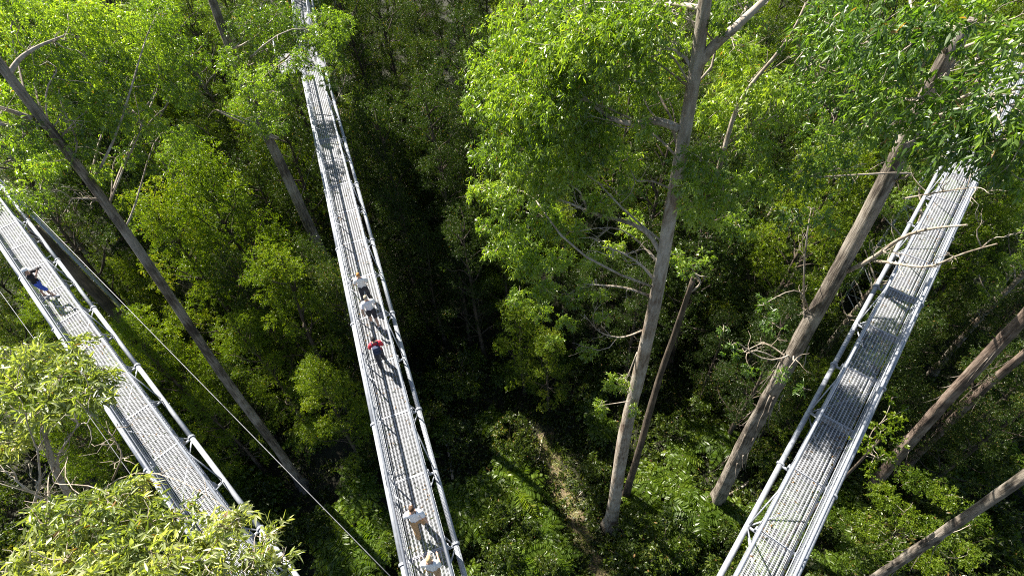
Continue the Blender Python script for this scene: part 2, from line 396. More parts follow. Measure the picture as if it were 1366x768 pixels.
def clump_leaves(C, rad, dens, per=16, llen=0.13, lwid=0.035, droop=0.55, flat=0.75, hollow=0.35, out_bias=0.6):
    """C (m,3) clump centres, rad (m). Leaves sit on short drooping twigs. Returns P,D,L,W,T"""
    C = np.asarray(C, float); rad = np.asarray(rad, float)
    ntw = np.maximum((dens * rad ** 2).astype(int), 3)
    idx = np.repeat(np.arange(len(C)), ntw); n = len(idx)
    g = unit(rng.normal(size=(n, 3)))
    r = rad[idx] * (hollow + (1 - hollow) * rng.random(n) ** 0.6)
    off = g * r[:, None]; off[:, 2] *= flat
    lump = 0.78 + 0.3 * np.sin(g[:, 0] * 5 + idx * 1.7) * np.sin(g[:, 1] * 5 + idx * 0.9) * np.cos(g[:, 2] * 4 + idx)
    off *= lump[:, None]
    start = C[idx] + off
    tdir = unit(out_bias * g + 0.5 * rng.normal(size=(n, 3)) + np.array([0, 0, -0.15]))
    tl = (0.25 + 0.35 * rng.random(n)) * np.clip(rad[idx], 0.5, 1.4) * 0.7
    tw_t = np.clip(0.5 + 0.16 * rng.normal(size=n) + (rng.random(len(C))[idx] - 0.5) * 0.55, 0, 1)
    j = np.repeat(np.arange(n), per); m = len(j)
    t = 0.1 + 0.9 * rng.random(m)
    P = start[j] + tdir[j] * (tl[j] * t)[:, None] + rng.normal(size=(m, 3)) * 0.035
    P[:, 2] -= droop * 0.6 * tl[j] * t ** 2
    D = 0.5 * tdir[j] + 0.75 * rng.normal(size=(m, 3)); D[:, 2] -= droop * 1.2
    L = llen * (0.6 + 0.7 * rng.random(m)); W = lwid * (0.7 + 0.6 * rng.random(m))
    T = np.clip(tw_t[j] + 0.14 * rng.normal(size=m), 0, 1)
    dead = rng.random(m) < 0.008; T[dead] = 1.5
    return P, D, L, W, T

def wobble_path(p, q, n=7, amp=0.25, sag=0.0):
    p = np.asarray(p, float); q = np.asarray(q, float)
    t = np.linspace(0, 1, n)[:, None]; P = p * (1 - t) + q * t
    ln = np.linalg.norm(q - p)
    w1 = rng.normal(size=3); w2 = rng.normal(size=3)
    P = P + amp * ln * 0.35 * (np.sin(math.pi * t) * w1 * 0.4 + np.sin(2 * math.pi * t) * w2 * 0.25) - np.array([0, 0, sag * ln]) * np.sin(math.pi * t)
    return P
def trunk_rings(mb, path, r0, r1, n=12, rough=0.06, flare=True):
    path = np.asarray(path, float); m = len(path); t = np.linspace(0, 1, m)
    rad = r0 * (1 - t) ** 0.9 + r1 * (1 - (1 - t) ** 0.9)
    if flare: rad = rad * (1 + 0.8 * np.exp(-np.maximum(path[:, 2], 0) / 0.9) * (path[0, 2] < 0))
    b = len(mb.v); ph = rng.random(3) * 6
    for i in range(m):
        tv = path[min(i + 1, m - 1)] - path[max(i - 1, 0)]; tv /= np.linalg.norm(tv)
        u = np.cross(tv, [0.0, 1.0, 0.13]); u /= np.linalg.norm(u); v = np.cross(tv, u)
        for k in range(n):
            a = 2 * math.pi * k / n
            rr = rad[i] * (1 + rough * (1 + 2 * math.exp(-max(path[i, 2], 0))) * (math.sin(3 * a + ph[0] + i * 0.25) + 0.6 * math.sin(5 * a + ph[1] - i * 0.4)) + rough * 0.5 * rng.normal())
            mb.v.append(tuple(path[i] + u * math.cos(a) * rr + v * math.sin(a) * rr))
    for i in range(m - 1):
        for k in range(n):
            k2 = (k + 1) % n
            mb.f.append((b + i * n + k, b + i * n + k2, b + (i + 1) * n + k2, b + (i + 1) * n + k))
    mb.f.append(tuple(b + (m - 1) * n + k for k in range(n)))
def resample(P, n):
    P = np.asarray(P, float)
    d = np.concatenate([[0], np.cumsum(np.linalg.norm(np.diff(P, axis=0), axis=1))])
    s = np.linspace(0, d[-1], n)
    # Catmull style smoothing by cosine-free linear interpolation plus a light blur
    Q = np.stack([np.interp(s, d, P[:, k]) for k in range(3)], 1)
    for _ in range(2): Q[1:-1] = 0.25 * Q[:-2] + 0.5 * Q[1:-1] + 0.25 * Q[2:]
    return Q

# ------------------------------------------------------------------ background tree kinds (built once, copied)
def proto_tree(kind, h, seed):
    """returns (trunk mesh, crown mesh, crown z0, crown z1, crown radius)"""
    global rng
    keep = rng; rng = np.random.default_rng(seed)
    mb = MB(); C = []; rad = []
    lean = rng.normal(size=2) * 0.02 * h
    path = np.array([[lean[0] * t ** 2 + 0.12 * math.sin(t * 9 + seed), lean[1] * t ** 2 + 0.12 * math.cos(t * 7 + seed), -0.8 + (h + 0.8) * t] for t in np.linspace(0, 0.97, 22)])
    if kind == 'gum':
        trunk_rings(mb, path, h * 0.014, 0.04, 9)
        n = 23; z0, z1, R0 = 0.45 * h, h, 0.135 * h
        for i in range(n):
            f = (i + rng.random()) / n
            z = z0 + (z1 - z0) * f; a = i * 2.4 + rng.normal() * 0.4
            rr = R0 * (0.35 + 0.75 * math.sin(math.pi * min(0.15 + 0.8 * f, 1))) * (0.5 + 0.6 * rng.random())
            C.append([rr * math.cos(a), rr * math.sin(a), z]); rad.append(0.75 + 0.65 * rng.random())
        args = dict(dens=75, per=13, llen=0.165, lwid=0.047, droop=0.6, flat=0.8); mat = MAT['leaf_gum']; bark = MAT['bark_pale']
    elif kind == 'wattle':
        trunk_rings(mb, path, h * 0.013, 0.03, 8)
        n = 62; z0, z1, R0 = 0.30 * h, h, 0.19 * h
        for i in range(n):
            f = (i + rng.random()) / n; z = z0 + (z1 - z0) * f; a = i * 2.4 + rng.normal() * 0.5
            rr = R0 * (1.05 - 0.8 * f ** 1.6) * math.sqrt(rng.random() * 0.9 + 0.1)
            C.append([rr * math.cos(a), rr * math.sin(a), z]); rad.append(0.65 + 0.5 * rng.random())
        args = dict(dens=70, per=12, llen=0.13, lwid=0.04, droop=0.25, flat=0.7); mat = MAT['leaf_wattle']; bark = MAT['bark_dark']
    elif kind == 'myrtle':
        trunk_rings(mb, path, h * 0.012, 0.03, 8)
        n = 60; z0, z1, R0 = 0.30 * h, h, 0.165 * h
        for i in range(n):
            f = (i + rng.random()) / n; z = z0 + (z1 - z0) * f; a = i * 2.4 + rng.normal() * 0.5
            rr = R0 * (1.05 - 0.75 * f ** 1.4) * (0.35 + 0.75 * rng.random())
            C.append([rr * math.cos(a), rr * math.sin(a), z]); rad.append(0.7 + 0.6 * rng.random())
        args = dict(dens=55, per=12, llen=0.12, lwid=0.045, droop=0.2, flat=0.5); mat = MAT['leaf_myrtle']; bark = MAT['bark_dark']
    else:  # shrub
        n = 9; z0, z1, R0 = 0.35 * h, h, 0.42 * h
        for i in range(n):
            f = (i + rng.random()) / n; z = z0 + (z1 - z0) * f * 0.9; a = i * 2.4
            rr = R0 * math.sqrt(rng.random()) * (1.0 - 0.5 * f)
            C.append([rr * math.cos(a), rr * math.sin(a), z]); rad.append(0.45 + 0.4 * rng.random())
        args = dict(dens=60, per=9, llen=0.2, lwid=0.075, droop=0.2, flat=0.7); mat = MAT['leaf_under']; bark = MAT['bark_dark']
    C = np.array(C); rad = np.array(rad)
    if kind == 'shrub':
        for c in C: mb.tube(wobble_path((0.1 * c[0], 0.1 * c[1], -0.3), c, 5, 0.3), [0.05, 0.04, 0.03, 0.02, 0.012], 5)
    else:
        for i, c in enumerate(C):
            if kind != 'gum' and i % 2: continue
            zb = max(c[2] - 0.6 * math.hypot(c[0], c[1]) - 0.5, 0.25 * h)
            k = min(int((zb + 0.8) / (h + 0.8) / 0.97 * 21), 20)
            r = h * 0.0035
            mb.tube(wobble_path(path[k], c, 6, 0.5), np.linspace(r, 0.015, 6), 5)
    P, D, L, W, T = clump_leaves(C, rad, **args)
    cm = leaves_mesh('crown', P, D, L, W, T, mat)
    tm = mb.mesh('trunk', bark, True)
    rng = keep
    return dict(kind=kind, trunk=tm, crown=cm, z0=z0, z1=z1, R=R0 + 0.8, h=h)
PROTO = {
    'gum': [proto_tree('gum', 32.0, 3), proto_tree('gum', 30.0, 4), proto_tree('gum', 27.0, 5)],
    'wattle': [proto_tree('wattle', 20.0, 6), proto_tree('wattle', 17.0, 7)],
    'myrtle': [proto_tree('myrtle', 26.0, 8), proto_tree('myrtle', 23.0, 9), proto_tree('myrtle', 20.0, 10)],
    'shrub': [proto_tree('shrub', 3.2, 12), proto_tree('shrub', 2.2, 13), proto_tree('shrub', 4.0, 14)],
}
def put_tree(name, pr, x, y, scale, rz, label, cat, group=None, trunk_name='trunk'):
    root = empty(name, (x, y, float(ground_z(x, y))), rz, scale)
    tag(root, label, cat, group)
    link(trunk_name, pr['trunk'], root); link('crown', pr['crown'], root)
    return root

# sight lines and sun beams that stay open
OPEN = []
for W, smax in ((W2, 33), (W3, 24), (W1, 26)):
    for s in np.arange(4, smax, 1.2):
        for x in (-0.6, 0.6): OPEN.append((CAM, wpt(W, s, x, 0.6)))
        if s < smax - 4 and (W is W2 or (W is W3 and s < 15) or (W is W3 and int(s) % 3 == 0) or (W is W1 and s > 14 and int(s) % 4 == 0)): OPEN.append((wpt(W, s, 0, 0.6) + SUN_DIR * 40, wpt(W, s, 0, 0.6)))
WK = [(W2, 38), (W3, 44), (W1, 44)]
def clear_of_lines(c, rx, rz, lines):
    """does an ellipsoid crown stay off every kept-open line?"""
    A = np.array([l[0] for l in lines]) - c; B = np.array([l[1] for l in lines]) - c
    sc = np.array([1 / rx, 1 / rx, 1 / rz]); A = A * sc; B = B * sc
    d = B - A; t = np.clip(-(A * d).sum(1) / (d * d).sum(1), 0, 1)
    return np.min(np.linalg.norm(A + d * t[:, None], axis=1)) > 1.0
def off_walkways(x, y, r, top):
    if top < DECK_Z - 0.8: return True
    for W, sm in WK:
        p = np.array([x, y]); s = p.dot(W['u']); l = p.dot(W['n']) - W['lat']
        if -2 < s < sm and abs(l) < r + 0.9: return False
    return True
PLACED = []

# ------------------------------------------------------------------ individual trees
def vertical_trunk(px, base_px=None, zb=0.0):
    """pixels from base to top of one standing trunk; every point stays at the base's horizontal distance"""
    b = at_z(*px[0], zb); hd = math.hypot(b[0], b[1])
    return [b - np.array([0, 0, 1.2])] + [b] + [at_hd(x, y, hd) for x, y in px[1:]]
def grown_tree(name, label, cat, path, r0, r1, clumps, bark, leafmat, leaf, limbs=0.45, limb_r=0.07, limb_end=0.014, limb_drop=0.55, nring=26, nseg=14, amp=0.8, fine=False, extra=(), twigs=0, group=None, rough=0.06):
    base = np.array(path[1]); root = empty(name, tuple(base)); tag(root, label, cat, group)
    path = resample(np.array(path) - base, nring)
    mb = MB(); trunk_rings(mb, path, r0, r1, nseg, rough); mb.build('trunk', bark, root, True)
    C = np.array([c for c, r in clumps]) - base; rad = np.array([r for c, r in clumps])
    for c, r in zip(C, rad):
        if rng.random() > limbs: continue
        hd = np.linalg.norm(path[:, :2] - c[:2], axis=1)
        k = int(np.argmin(np.abs(path[:, 2] - (c[2] - limb_drop * hd)) + 0.0 * hd)); k = min(max(k, 2), len(path) - 2)
        ln = np.linalg.norm(c - path[k]); r_ = limb_r * (0.6 + 0.08 * ln)
        P = wobble_path(path[k], c, 9, amp, -0.10)
        bb = MB(); bb.tube(P, np.linspace(r_, limb_end, 9), 7)
        for _ in range(2):
            i = rng.integers(4, 8); e = P[i] + rng.normal(size=3) * r * 0.7
            bb.tube(wobble_path(P[i], e, 5, 0.6), np.linspace(limb_end * 1.2, 0.006, 5), 5)
        bb.build('branch', MAT['branch_dry'], root, True)
    for pts, ra, rb in extra:
        P = resample(np.array(pts) - base, 12); bb = MB(); bb.tube(P, np.linspace(ra, rb, 12), 8)
        for _ in range(7):
            i = int(rng.integers(3, 12)); dv = P[min(i + 1, 11)] - P[max(i - 1, 0)]; dv /= np.linalg.norm(dv)
            e = P[i] + (dv * 0.7 + rng.normal(size=3) * 0.55 + np.array([0, 0, 0.15])) * (0.35 + 0.8 * rng.random()) * min(1.0, ra * 14)
            Q = wobble_path(P[i], e, 6, 0.8); bb.tube(Q, np.linspace(min(ra, .05) * .45, 0.005, 6), 5)
            for _q in range(2): bb.tube(wobble_path(Q[3], Q[3] + (e - P[i]) * 0.4 + rng.normal(size=3) * 0.18, 4, 0.6), [.009, .008, .006, .004], 4)
        bb.build('branch', MAT['branch_dry'], root, True)
    if twigs:
        bb = MB()
        for c, r in zip(C, rad):
            for _ in range(twigs):
                e = c + unit(rng.normal(size=3)) * r * 0.9; bb.tube(wobble_path(c, e, 5, 0.6), np.linspace(0.014, 0.004, 5), 4, False)
        bb.build('twigs', MAT['branch_dry'], root, True)['kind'] = 'stuff'
    P, D, L, W, T = clump_leaves(C, rad, **leaf)
    link('crown', leaves_mesh('crown', P, D, L, W, T, leafmat, fine), root)
    return root, base, path

# the tall pale gum in the middle
hero_path = vertical_trunk([(815, 700), (833, 580), (868, 430), (885, 340), (908, 210), (926, 110), (941, 5), (950, -70)])
HHD = math.hypot(*hero_path[1][:2])
hp = []
for x, y, hd, r in [(700, 40, 18, 1.5), (755, 25, 17, 1.6), (815, 15, 16, 1.5), (865, 25, 15, 1.2), (665, 85, 18, 1.4), (715, 95, 17, 1.6), (775, 90, 16, 1.6), (835, 75, 15, 1.3), (645, 135, 18, 1.0),
        (690, 160, 17, 1.4), (745, 165, 16, 1.4), (800, 150, 16.5, 1.1), (655, 205, 17.5, 1.1), (705, 230, 16.5, 1.3), (760, 225, 15.5, 1.1), (670, 265, 17.5, 1.0), (725, 290, 16.5, 1.1), (640, 250, 18, 0.7),
        (700, 330, 17, 0.9), (745, 345, 16, 0.9), (725, 385, 16, 0.9), (765, 400, 15.5, 0.6), (860, 120, 17, 0.9), (835, 210, 16.5, 0.7), (800, 270, 15.6, 0.7), (845, 300, 17, 0.7), (820, 330, 16, 0.5),
        (975, 60, 18, 1.1), (1000, 110, 17, 1.1), (955, 150, 17.5, 0.9), (1005, 180, 17, 1.0), (935, 215, 14.2, 0.8), (965, 250, 14.5, 0.9), (1015, 240, 16.5, 1.0), (930, 285, 14.2, 0.7), (985, 300, 16, 0.8), (1040, 130, 18.5, 1.1), (890, 60, 17.5, 0.8), (975, 10, 16, 0.9),
        (690, 130, 16, 1.2), (735, 60, 16, 1.3), (790, 45, 15, 1.2), (740, 130, 15.2, 1.2), (700, 200, 16, 1.2), (680, 310, 16.8, 0.9), (730, 250, 15.6, 0.9), (765, 310, 15.6, 0.7), (710, 355, 16.4, 0.8), (790, 345, 15.2, 0.5), (650, 300, 17.4, 0.6), (690, 350, 16.8, 0.8), (720, 415, 16, 0.7), (755, 430, 15.6, 0.6), (690, 395, 16.6, 0.6), (740, 455, 15.6, 0.5), (815, 185, 16, 0.7), (790, 210, 15.5, 0.7), (840, 250, 16, 0.6), (780, 380, 15.4, 0.5), (660, 335, 17.2, 0.6), (880, 110, 14.6, 0.6), (860, 170, 14.5, 0.5), (915, 245, 13.5, 0.5), (925, 275, 13.5, 0.5), (805, 425, 14.9, 0.5), (785, 470, 14.7, 0.55), (822, 510, 14.6, 0.7), (800, 540, 14.5, 0.5), (845, 545, 14.4, 0.4), (800, 390, 15.2, 0.4), (900, 340, 16, 0.5)]:
    hp.append((at_hd(x, y, hd), r))
def pxs(l): return [at_hd(x, y, h) for x, y, h in l]
hero_extra = [
    (pxs([(905, 172, HHD), (880, 158, HHD), (835, 168, HHD + 0.4), (800, 150, HHD + 0.8), (770, 120, HHD + 1)]), 0.14, 0.03),
    (pxs([(884, 345, HHD), (865, 305, HHD), (825, 292, HHD), (785, 285, HHD + 0.3), (760, 268, HHD + 0.6), (725, 262, HHD + 1)]), 0.10, 0.02),
    (pxs([(785, 285, HHD + 0.3), (775, 255, HHD + 0.3), (745, 238, HHD + 0.6)]), 0.05, 0.015),
    (pxs([(872, 372, HHD), (855, 352, HHD), (832, 338, HHD), (812, 330, HHD)]), 0.07, 0.015),
    (pxs([(868, 395, HHD), (835, 383, HHD), (800, 380, HHD), (770, 378, HHD + 0.3)]), 0.06, 0.015),
    (pxs([(858, 440, HHD), (830, 452, HHD - 0.2), (800, 445, HHD - 0.4), (780, 420, HHD - 0.4)]), 0.045, 0.012),
    (pxs([(850, 470, HHD), (838, 500, HHD - 0.3), (826, 525, HHD - 0.5)]), 0.04, 0.012),
    (pxs([(930, 88, HHD), (950, 62, HHD), (980, 38, HHD), (1012, 8, HHD), (1040, -20, HHD)]), 0.17, 0.07),
    (pxs([(975, 42, HHD), (992, 22, HHD + 0.4), (1000, -10, HHD + 1)]), 0.06, 0.03),
    (pxs([(925, 105, HHD), (918, 80, HHD), (895, 63, HHD - 0.3), (875, 68, HHD - 0.6)]), 0.06, 0.02),
    (pxs([(938, 12, HHD), (900, 5, HHD + 0.5), (860, 8, HHD + 1)]), 0.09, 0.03),
    (pxs([(945, 210, HHD + 1.5), (985, 180, HHD + 1.6), (1000, 165, HHD + 1.8)]), 0.07, 0.03),
    (pxs([(955, 240, HHD + 1), (985, 130, HHD + 1.2), (1030, 80, HHD + 1.3), (1060, 48, HHD + 1.4), (1075, 5, HHD + 1.4)]), 0.09, 0.03),
    (pxs([(1060, 50, HHD + 1.4), (1085, 85, HHD + 1.6), (1120, 105, HHD + 1.8)]), 0.06, 0.02),
]
hero, hb, hpath = grown_tree('tall_gum_tree', 'tall pale-trunked gum with the broad bright yellow-green crown', 'tree', hero_path, 0.46, 0.15, hp, MAT['bark_pale'], MAT['leaf_gum'],
    dict(dens=96, per=15, llen=0.165, lwid=0.044, droop=0.65, flat=0.6, hollow=0.25), limbs=0.22, limb_drop=0.3, limb_r=0.04, extra=hero_extra, nring=34, twigs=3)

# stringy-barked tree to the right
rs_path = vertical_trunk([(950, 680), (1000, 575), (1060, 470), (1110, 378), (1160, 285), (1195, 215), (1245, 110), (1290, 25)])
RHD = math.hypot(*rs_path[1][:2])
rp = []
for x, y, hd, r in [(1120, 60, 15, 1.0), (1170, 40, 14, 1.0), (1215, 60, 13.5, 0.9), (1130, 115, 15, 1.0), (1180, 110, 14, 1.0), (1230, 130, 13.5, 0.9), (1160, 160, 15, 0.9), (1210, 175, 13.8, 0.8),
        (1260, 165, 13.2, 0.8), (1300, 130, 13.2, 0.8), (1345, 140, 13, 0.8), (1290, 195, 13.2, 0.8), (1330, 190, 13, 0.8), (1365, 190, 13, 0.8), (1350, 60, 14, 0.8), (1250, 30, 14, 0.8), (1315, 30, 14, 0.8), (1340, 225, 13.3, 0.45), (1245, 205, 13.8, 0.55), (1370, 240, 13.5, 0.5),
        (1100, 30, 16, 1.0), (1085, 110, 17, 0.9), (1100, 180, 17, 0.9), (1070, 230, 17.5, 0.9), (1120, 225, 17, 0.8), (1060, 290, 17.5, 0.7), (1100, 290, 17.3, 0.6), (1150, 60, 17, 1.0),
        (975, 465, 17.3, 0.55), (1000, 490, 17.2, 0.5), (1030, 430, 17.5, 0.6), (1045, 500, 17.0, 0.5), (1070, 520, 16.8, 0.4), (965, 440, 17.6, 0.35), (1020, 405, 18, 0.4)]:
    rp.append((at_hd(x, y, hd), r))
rs_extra = [
    (pxs([(1130, 362, RHD), (1165, 345, RHD - 0.4), (1195, 320, RHD - 0.9), (1230, 305, RHD - 1.4), (1290, 300, RHD - 2)]), 0.10, 0.03),
    (pxs([(1165, 348, RHD - 0.4), (1190, 350, RHD - 1.0), (1240, 360, RHD - 1.6), (1275, 340, RHD - 2), (1330, 325, RHD - 2.3)]), 0.06, 0.02),
    (pxs([(1075, 450, RHD), (1072, 400, RHD - 0.2), (1073, 340, RHD - 0.3), (1080, 290, RHD - 0.4)]), 0.06, 0.02),
    (pxs([(1055, 480, RHD), (1020, 455, RHD), (990, 470, RHD)]), 0.05, 0.015),
    (pxs([(1205, 265, RHD - 2), (1260, 255, RHD - 3), (1300, 250, RHD - 4)]), 0.03, 0.012),
]
rtree, rb_, rpath = grown_tree('stringybark_tree', 'gum with ribbons of shed bark on its leaning grey trunk, bluish leaves above', 'tree', rs_path, 0.52, 0.22, rp, MAT['bark_string'], MAT['leaf_blue'],
    dict(dens=58, per=10, llen=0.19, lwid=0.05, droop=0.7, flat=0.85, hollow=0.25), limb_r=0.045, extra=rs_extra, nring=34, twigs=4, fine=True, rough=0.09)
for k in range(26):                                   # peeling bark ribbons
    i = int(rng.integers(8, 21)); p0 = rpath[i]; a = rng.random() * 6.28
    rr = 0.40 - 0.006 * i + 0.2; ln = 1.2 + 2.2 * rng.random()
    P = [p0 + np.array([math.cos(a + 0.3 * t) * (rr + 0.5 * t * t * rng.random()), math.sin(a + 0.3 * t) * (rr + 0.4 * t * t), -ln * t]) for t in np.linspace(0, 1, 7)]
    MB().tube(P, np.linspace(0.05, 0.012, 7), 5, True, 0.4).build('bark_ribbon', MAT['bark_string'], rtree, True)

# left trunk, bright leaves across the upper left
lf_path = vertical_trunk([(405, 650), (370, 598), (300, 505), (200, 355), (110, 228), (40, 140), (5, 90), (-40, 35)])
LHD = math.hypot(*lf_path[1][:2])
lp = []
for x, y, hd, r in [(30, 30, LHD + 3, 1.6), (90, 20, LHD + 4, 1.5), (150, 40, LHD + 4, 1.5), (60, 80, LHD + 2, 1.3), (110, 90, LHD + 3, 1.3), (170, 100, LHD + 3, 1.3), (90, 140, LHD + 1, 1.2), (140, 150, LHD + 1, 1.2), (200, 60, LHD + 5, 1.4),
        (190, 160, LHD + 1.5, 1.1), (30, 185, LHD - 0.5, 0.9), (240, 120, LHD + 3, 1.1), (15, 130, LHD + 1, 0.9), (100, 190, LHD, 0.8), (170, 205, LHD + 1, 0.8), (240, 180, LHD + 2, 0.9), (60, 215, LHD, 0.7), (210, 20, LHD + 5, 1.3), (250, 70, LHD + 5, 1.1), (130, 230, LHD, 0.6)]:
    lp.append((at_hd(x, y, hd), r))
lf_extra = [
    (pxs([(12, 100, LHD), (25, 78, LHD), (50, 62, LHD), (85, 48, LHD + 0.2)]), 0.10, 0.03),
    (pxs([(42, 158, LHD), (20, 150, LHD), (-10, 140, LHD)]), 0.11, 0.05),
    (pxs([(55, 178, LHD), (25, 170, LHD), (-10, 164, LHD)]), 0.09, 0.04),
    (pxs([(76, 192, LHD), (85, 178, LHD), (100, 162, LHD)]), 0.05, 0.02),
    (pxs([(145, 275, LHD), (125, 265, LHD), (95, 265, LHD)]), 0.06, 0.02),
]
grown_tree('slender_gum_tree', 'slim brown-trunked gum between the photographer\'s walkway and the peopled one', 'tree', lf_path, 0.31, 0.15, lp, MAT['bark_string'], MAT['leaf_gum'],
    dict(dens=95, per=14, llen=0.165, lwid=0.047, droop=0.65, flat=0.85), limb_r=0.045, extra=lf_extra, nring=30, twigs=2)

KEEP = []
# further bare trunks that the picture shows
for name, lab, px, r0, r1, cl, bark in [
    ('shaded_gum_tree', 'dark shaded trunk running parallel behind the long guy cable', [(300, 562), (240, 500), (165, 428), (105, 366), (72, 333), (45, 305)], 0.40, 0.3, [], 'bark_dark'),  # dark bark colour stands in for the shadow over this trunk
    ('sapling_tree', 'thin bare stem standing just behind the tall pale gum', [(832, 668), (850, 610), (880, 500), (905, 430), (925, 370)], 0.28, 0.1, [], 'bark_dark'),
    ('red_barked_tree', 'reddish trunk standing beyond the empty walkway, bark flaking', [(1150, 665), (1195, 610), (1260, 535), (1320, 470), (1372, 418), (1420, 365)], 0.38, 0.27, [], 'bark_red'),
    ('crooked_gum_tree', 'second trunk close behind the flaking reddish one', [(1190, 640), (1255, 575), (1320, 510), (1375, 465), (1420, 420)], 0.28, 0.2, [], 'bark_red'),
    ('ribbon_barked_tree', 'rough trunk shedding bark above the sunlit shrubs by the empty walkway', [(1080, 828), (1170, 768), (1260, 708), (1320, 668), (1372, 632), (1430, 590)], 0.23, 0.17, [], 'bark_string'),
]:
    path = vertical_trunk(px); hd = math.hypot(*path[1][:2])
    top = px[-1]
    cl = [(np.array(path[-1]) + np.array([rng.normal() * 1.6, rng.normal() * 1.6, 1 + 2.5 * rng.random()]), 1.0) for _ in range(7)]
    if name == 'sapling_tree': cl = [(np.array(path[-1]) + np.array([rng.normal() * .5, 0.4 + rng.normal() * .4, rng.random()]), 0.5) for _ in range(3)]
    if name in ('red_barked_tree', 'ribbon_barked_tree'): KEEP.append(path)
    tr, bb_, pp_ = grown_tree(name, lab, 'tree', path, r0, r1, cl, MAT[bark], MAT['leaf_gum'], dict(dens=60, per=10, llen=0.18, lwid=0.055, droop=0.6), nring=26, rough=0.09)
    if bark in ('bark_string', 'bark_red'):
        for k in range(12):
            i = int(rng.integers(6, 22)); p0 = pp_[i]; a = rng.random() * 6.28; ln = 1.0 + 1.6 * rng.random(); rr = r0 * 0.8
            P = [p0 + np.array([math.cos(a) * (rr + 0.5 * t * t), math.sin(a) * (rr + 0.5 * t * t), -ln * t]) for t in np.linspace(0, 1, 6)]
            MB().tube(P, np.linspace(0.04, 0.01, 6), 5, True, 0.4).build('bark_ribbon', MAT['bark_string'], tr, True)

# pale gum close to the lookout, lower left, spilling over the walkway
npx = [(45, 480, 10.5, .55), (20, 520, 10, .6), (85, 500, 10.2, .6), (60, 540, 9.8, .5), (120, 520, 10, .45), (10, 590, 10, .5), (95, 470, 11, .4), (135, 500, 10.5, .3),
       (60, 700, 8.6, .55), (110, 690, 8.4, .5), (150, 680, 8.4, .5), (90, 745, 8.2, .6), (160, 735, 8, .6), (200, 700, 8.3, .45), (225, 750, 7.8, .5), (40, 750, 8.4, .5), (270, 745, 7.8, .45), (235, 690, 8.4, .3),
       (300, 705, 8.2, .36), (340, 740, 8, .36), (320, 690, 8.4, .25), (265, 715, 8.2, .3), (375, 745, 8.1, .2), (140, 780, 7.6, .6), (260, 790, 7.6, .5), (360, 715, 8.3, .22), (60, 800, 7.8, .6), (15, 480, 11, .4), (180, 650, 8.9, .3), (350, 775, 7.8, .3)]
ncl = [(at_depth(x, y, d), r) for x, y, d, r in npx]
nb = at_depth(70, 640, 10.2)
npath = [np.array([nb[0], nb[1], -1.2]), np.array([nb[0], nb[1], 0.0]), np.array([nb[0] + .3, nb[1], 12]), np.array([nb[0], nb[1] - .2, 22]), at_depth(75, 690, 11.2), at_depth(62, 610, 10.4), at_depth(50, 545, 10.1)]
near_extra = [([at_depth(40, 690, 11.0), at_depth(55, 640, 10.0), at_depth(50, 600, 9.6)], 0.035, 0.015),
              ([at_depth(75, 690, 11.2), at_depth(60, 668, 10), at_depth(20, 640, 9.6)], 0.03, 0.01),
              ([at_depth(80, 640, 10.5), at_depth(75, 610, 10.2), at_depth(105, 565, 9.8)], 0.03, 0.01),
              ([at_depth(150, 640, 9.5), at_depth(165, 605, 9.3), at_depth(145, 575, 9.4)], 0.02, 0.008)]
grown_tree('overhanging_gum_tree', 'pale green gum whose leafy twigs spill over the photographer\'s walkway', 'tree', npath, 0.35, 0.03, ncl, MAT['bark_pale'], MAT['leaf_pale'],
    dict(dens=180, per=12, llen=0.165, lwid=0.037, droop=0.5, flat=0.7, hollow=0.1), limbs=0.35, limb_r=0.012, limb_end=0.006, limb_drop=0.5, amp=0.3, nring=24, twigs=9, fine=True, extra=near_extra)

# leaf sprays of a gum that hangs over the far end of the middle walkway
epx = [(395, 40, 34, 1.2), (430, 55, 34, 1.0), (400, 85, 33, 0.8), (360, 60, 34, 1.3), (345, 100, 33, 1.2), (455, 30, 34, 1.0), (375, 20, 35, 1.2), (330, 30, 35, 1.4), (385, 120, 32, 0.9), (350, 150, 32, 1.0), (440, 112, 32, 0.6), (415, 60, 33, 0.8), (310, 80, 34, 1.2), (320, 140, 33, 1.0), (365, 135, 29, 0.9), (345, 165, 28, 0.8), (375, 165, 29, 0.7), (330, 110, 29, 1.0), (360, 100, 30, 0.9), (400, 78, 31, 0.55), (382, 92, 31, 0.6), (418, 45, 32, 0.7), (440, 70, 32, 0.6), (430, 20, 33, 0.8), (398, 72, 30, 0.6), (425, 92, 30, 0.4), (412, 100, 31, 0.35), (438, 96, 31, 0.4)]
grown_tree('leafy_gum_tree', 'thick trunked gum beside the peopled walkway, its leaves hiding the platform end', 'tree',
    vertical_trunk([(490, 465), (460, 405), (420, 318), (375, 220), (352, 172), (330, 120), (305, 60), (290, 20), (270, -40)]), 0.50, 0.2,
    [(at_hd(x, y, h), r) for x, y, h, r in epx], MAT['bark_string'], MAT['leaf_gum'], dict(dens=85, per=13, llen=0.165, lwid=0.047, droop=0.5), twigs=2)

# sight lines to the trunks above stay open too
for path, f0, f1 in [(hero_path, 1, 7), (rs_path, 1, 6), (lf_path, 2, 7)] + [(p, 2, 7) for p in KEEP]:
    P = resample(np.array(path[f0:f1]), 14)
    for p in P: OPEN.append((CAM, p + (CAM - p) / np.linalg.norm(CAM - p) * 1.2))
for p in PATH[1:5]:
    OPEN.append((CAM, p + np.array([0, 0, .5]))); OPEN.append((p + SUN_DIR * 60, p + np.array([0, 0, .5])))

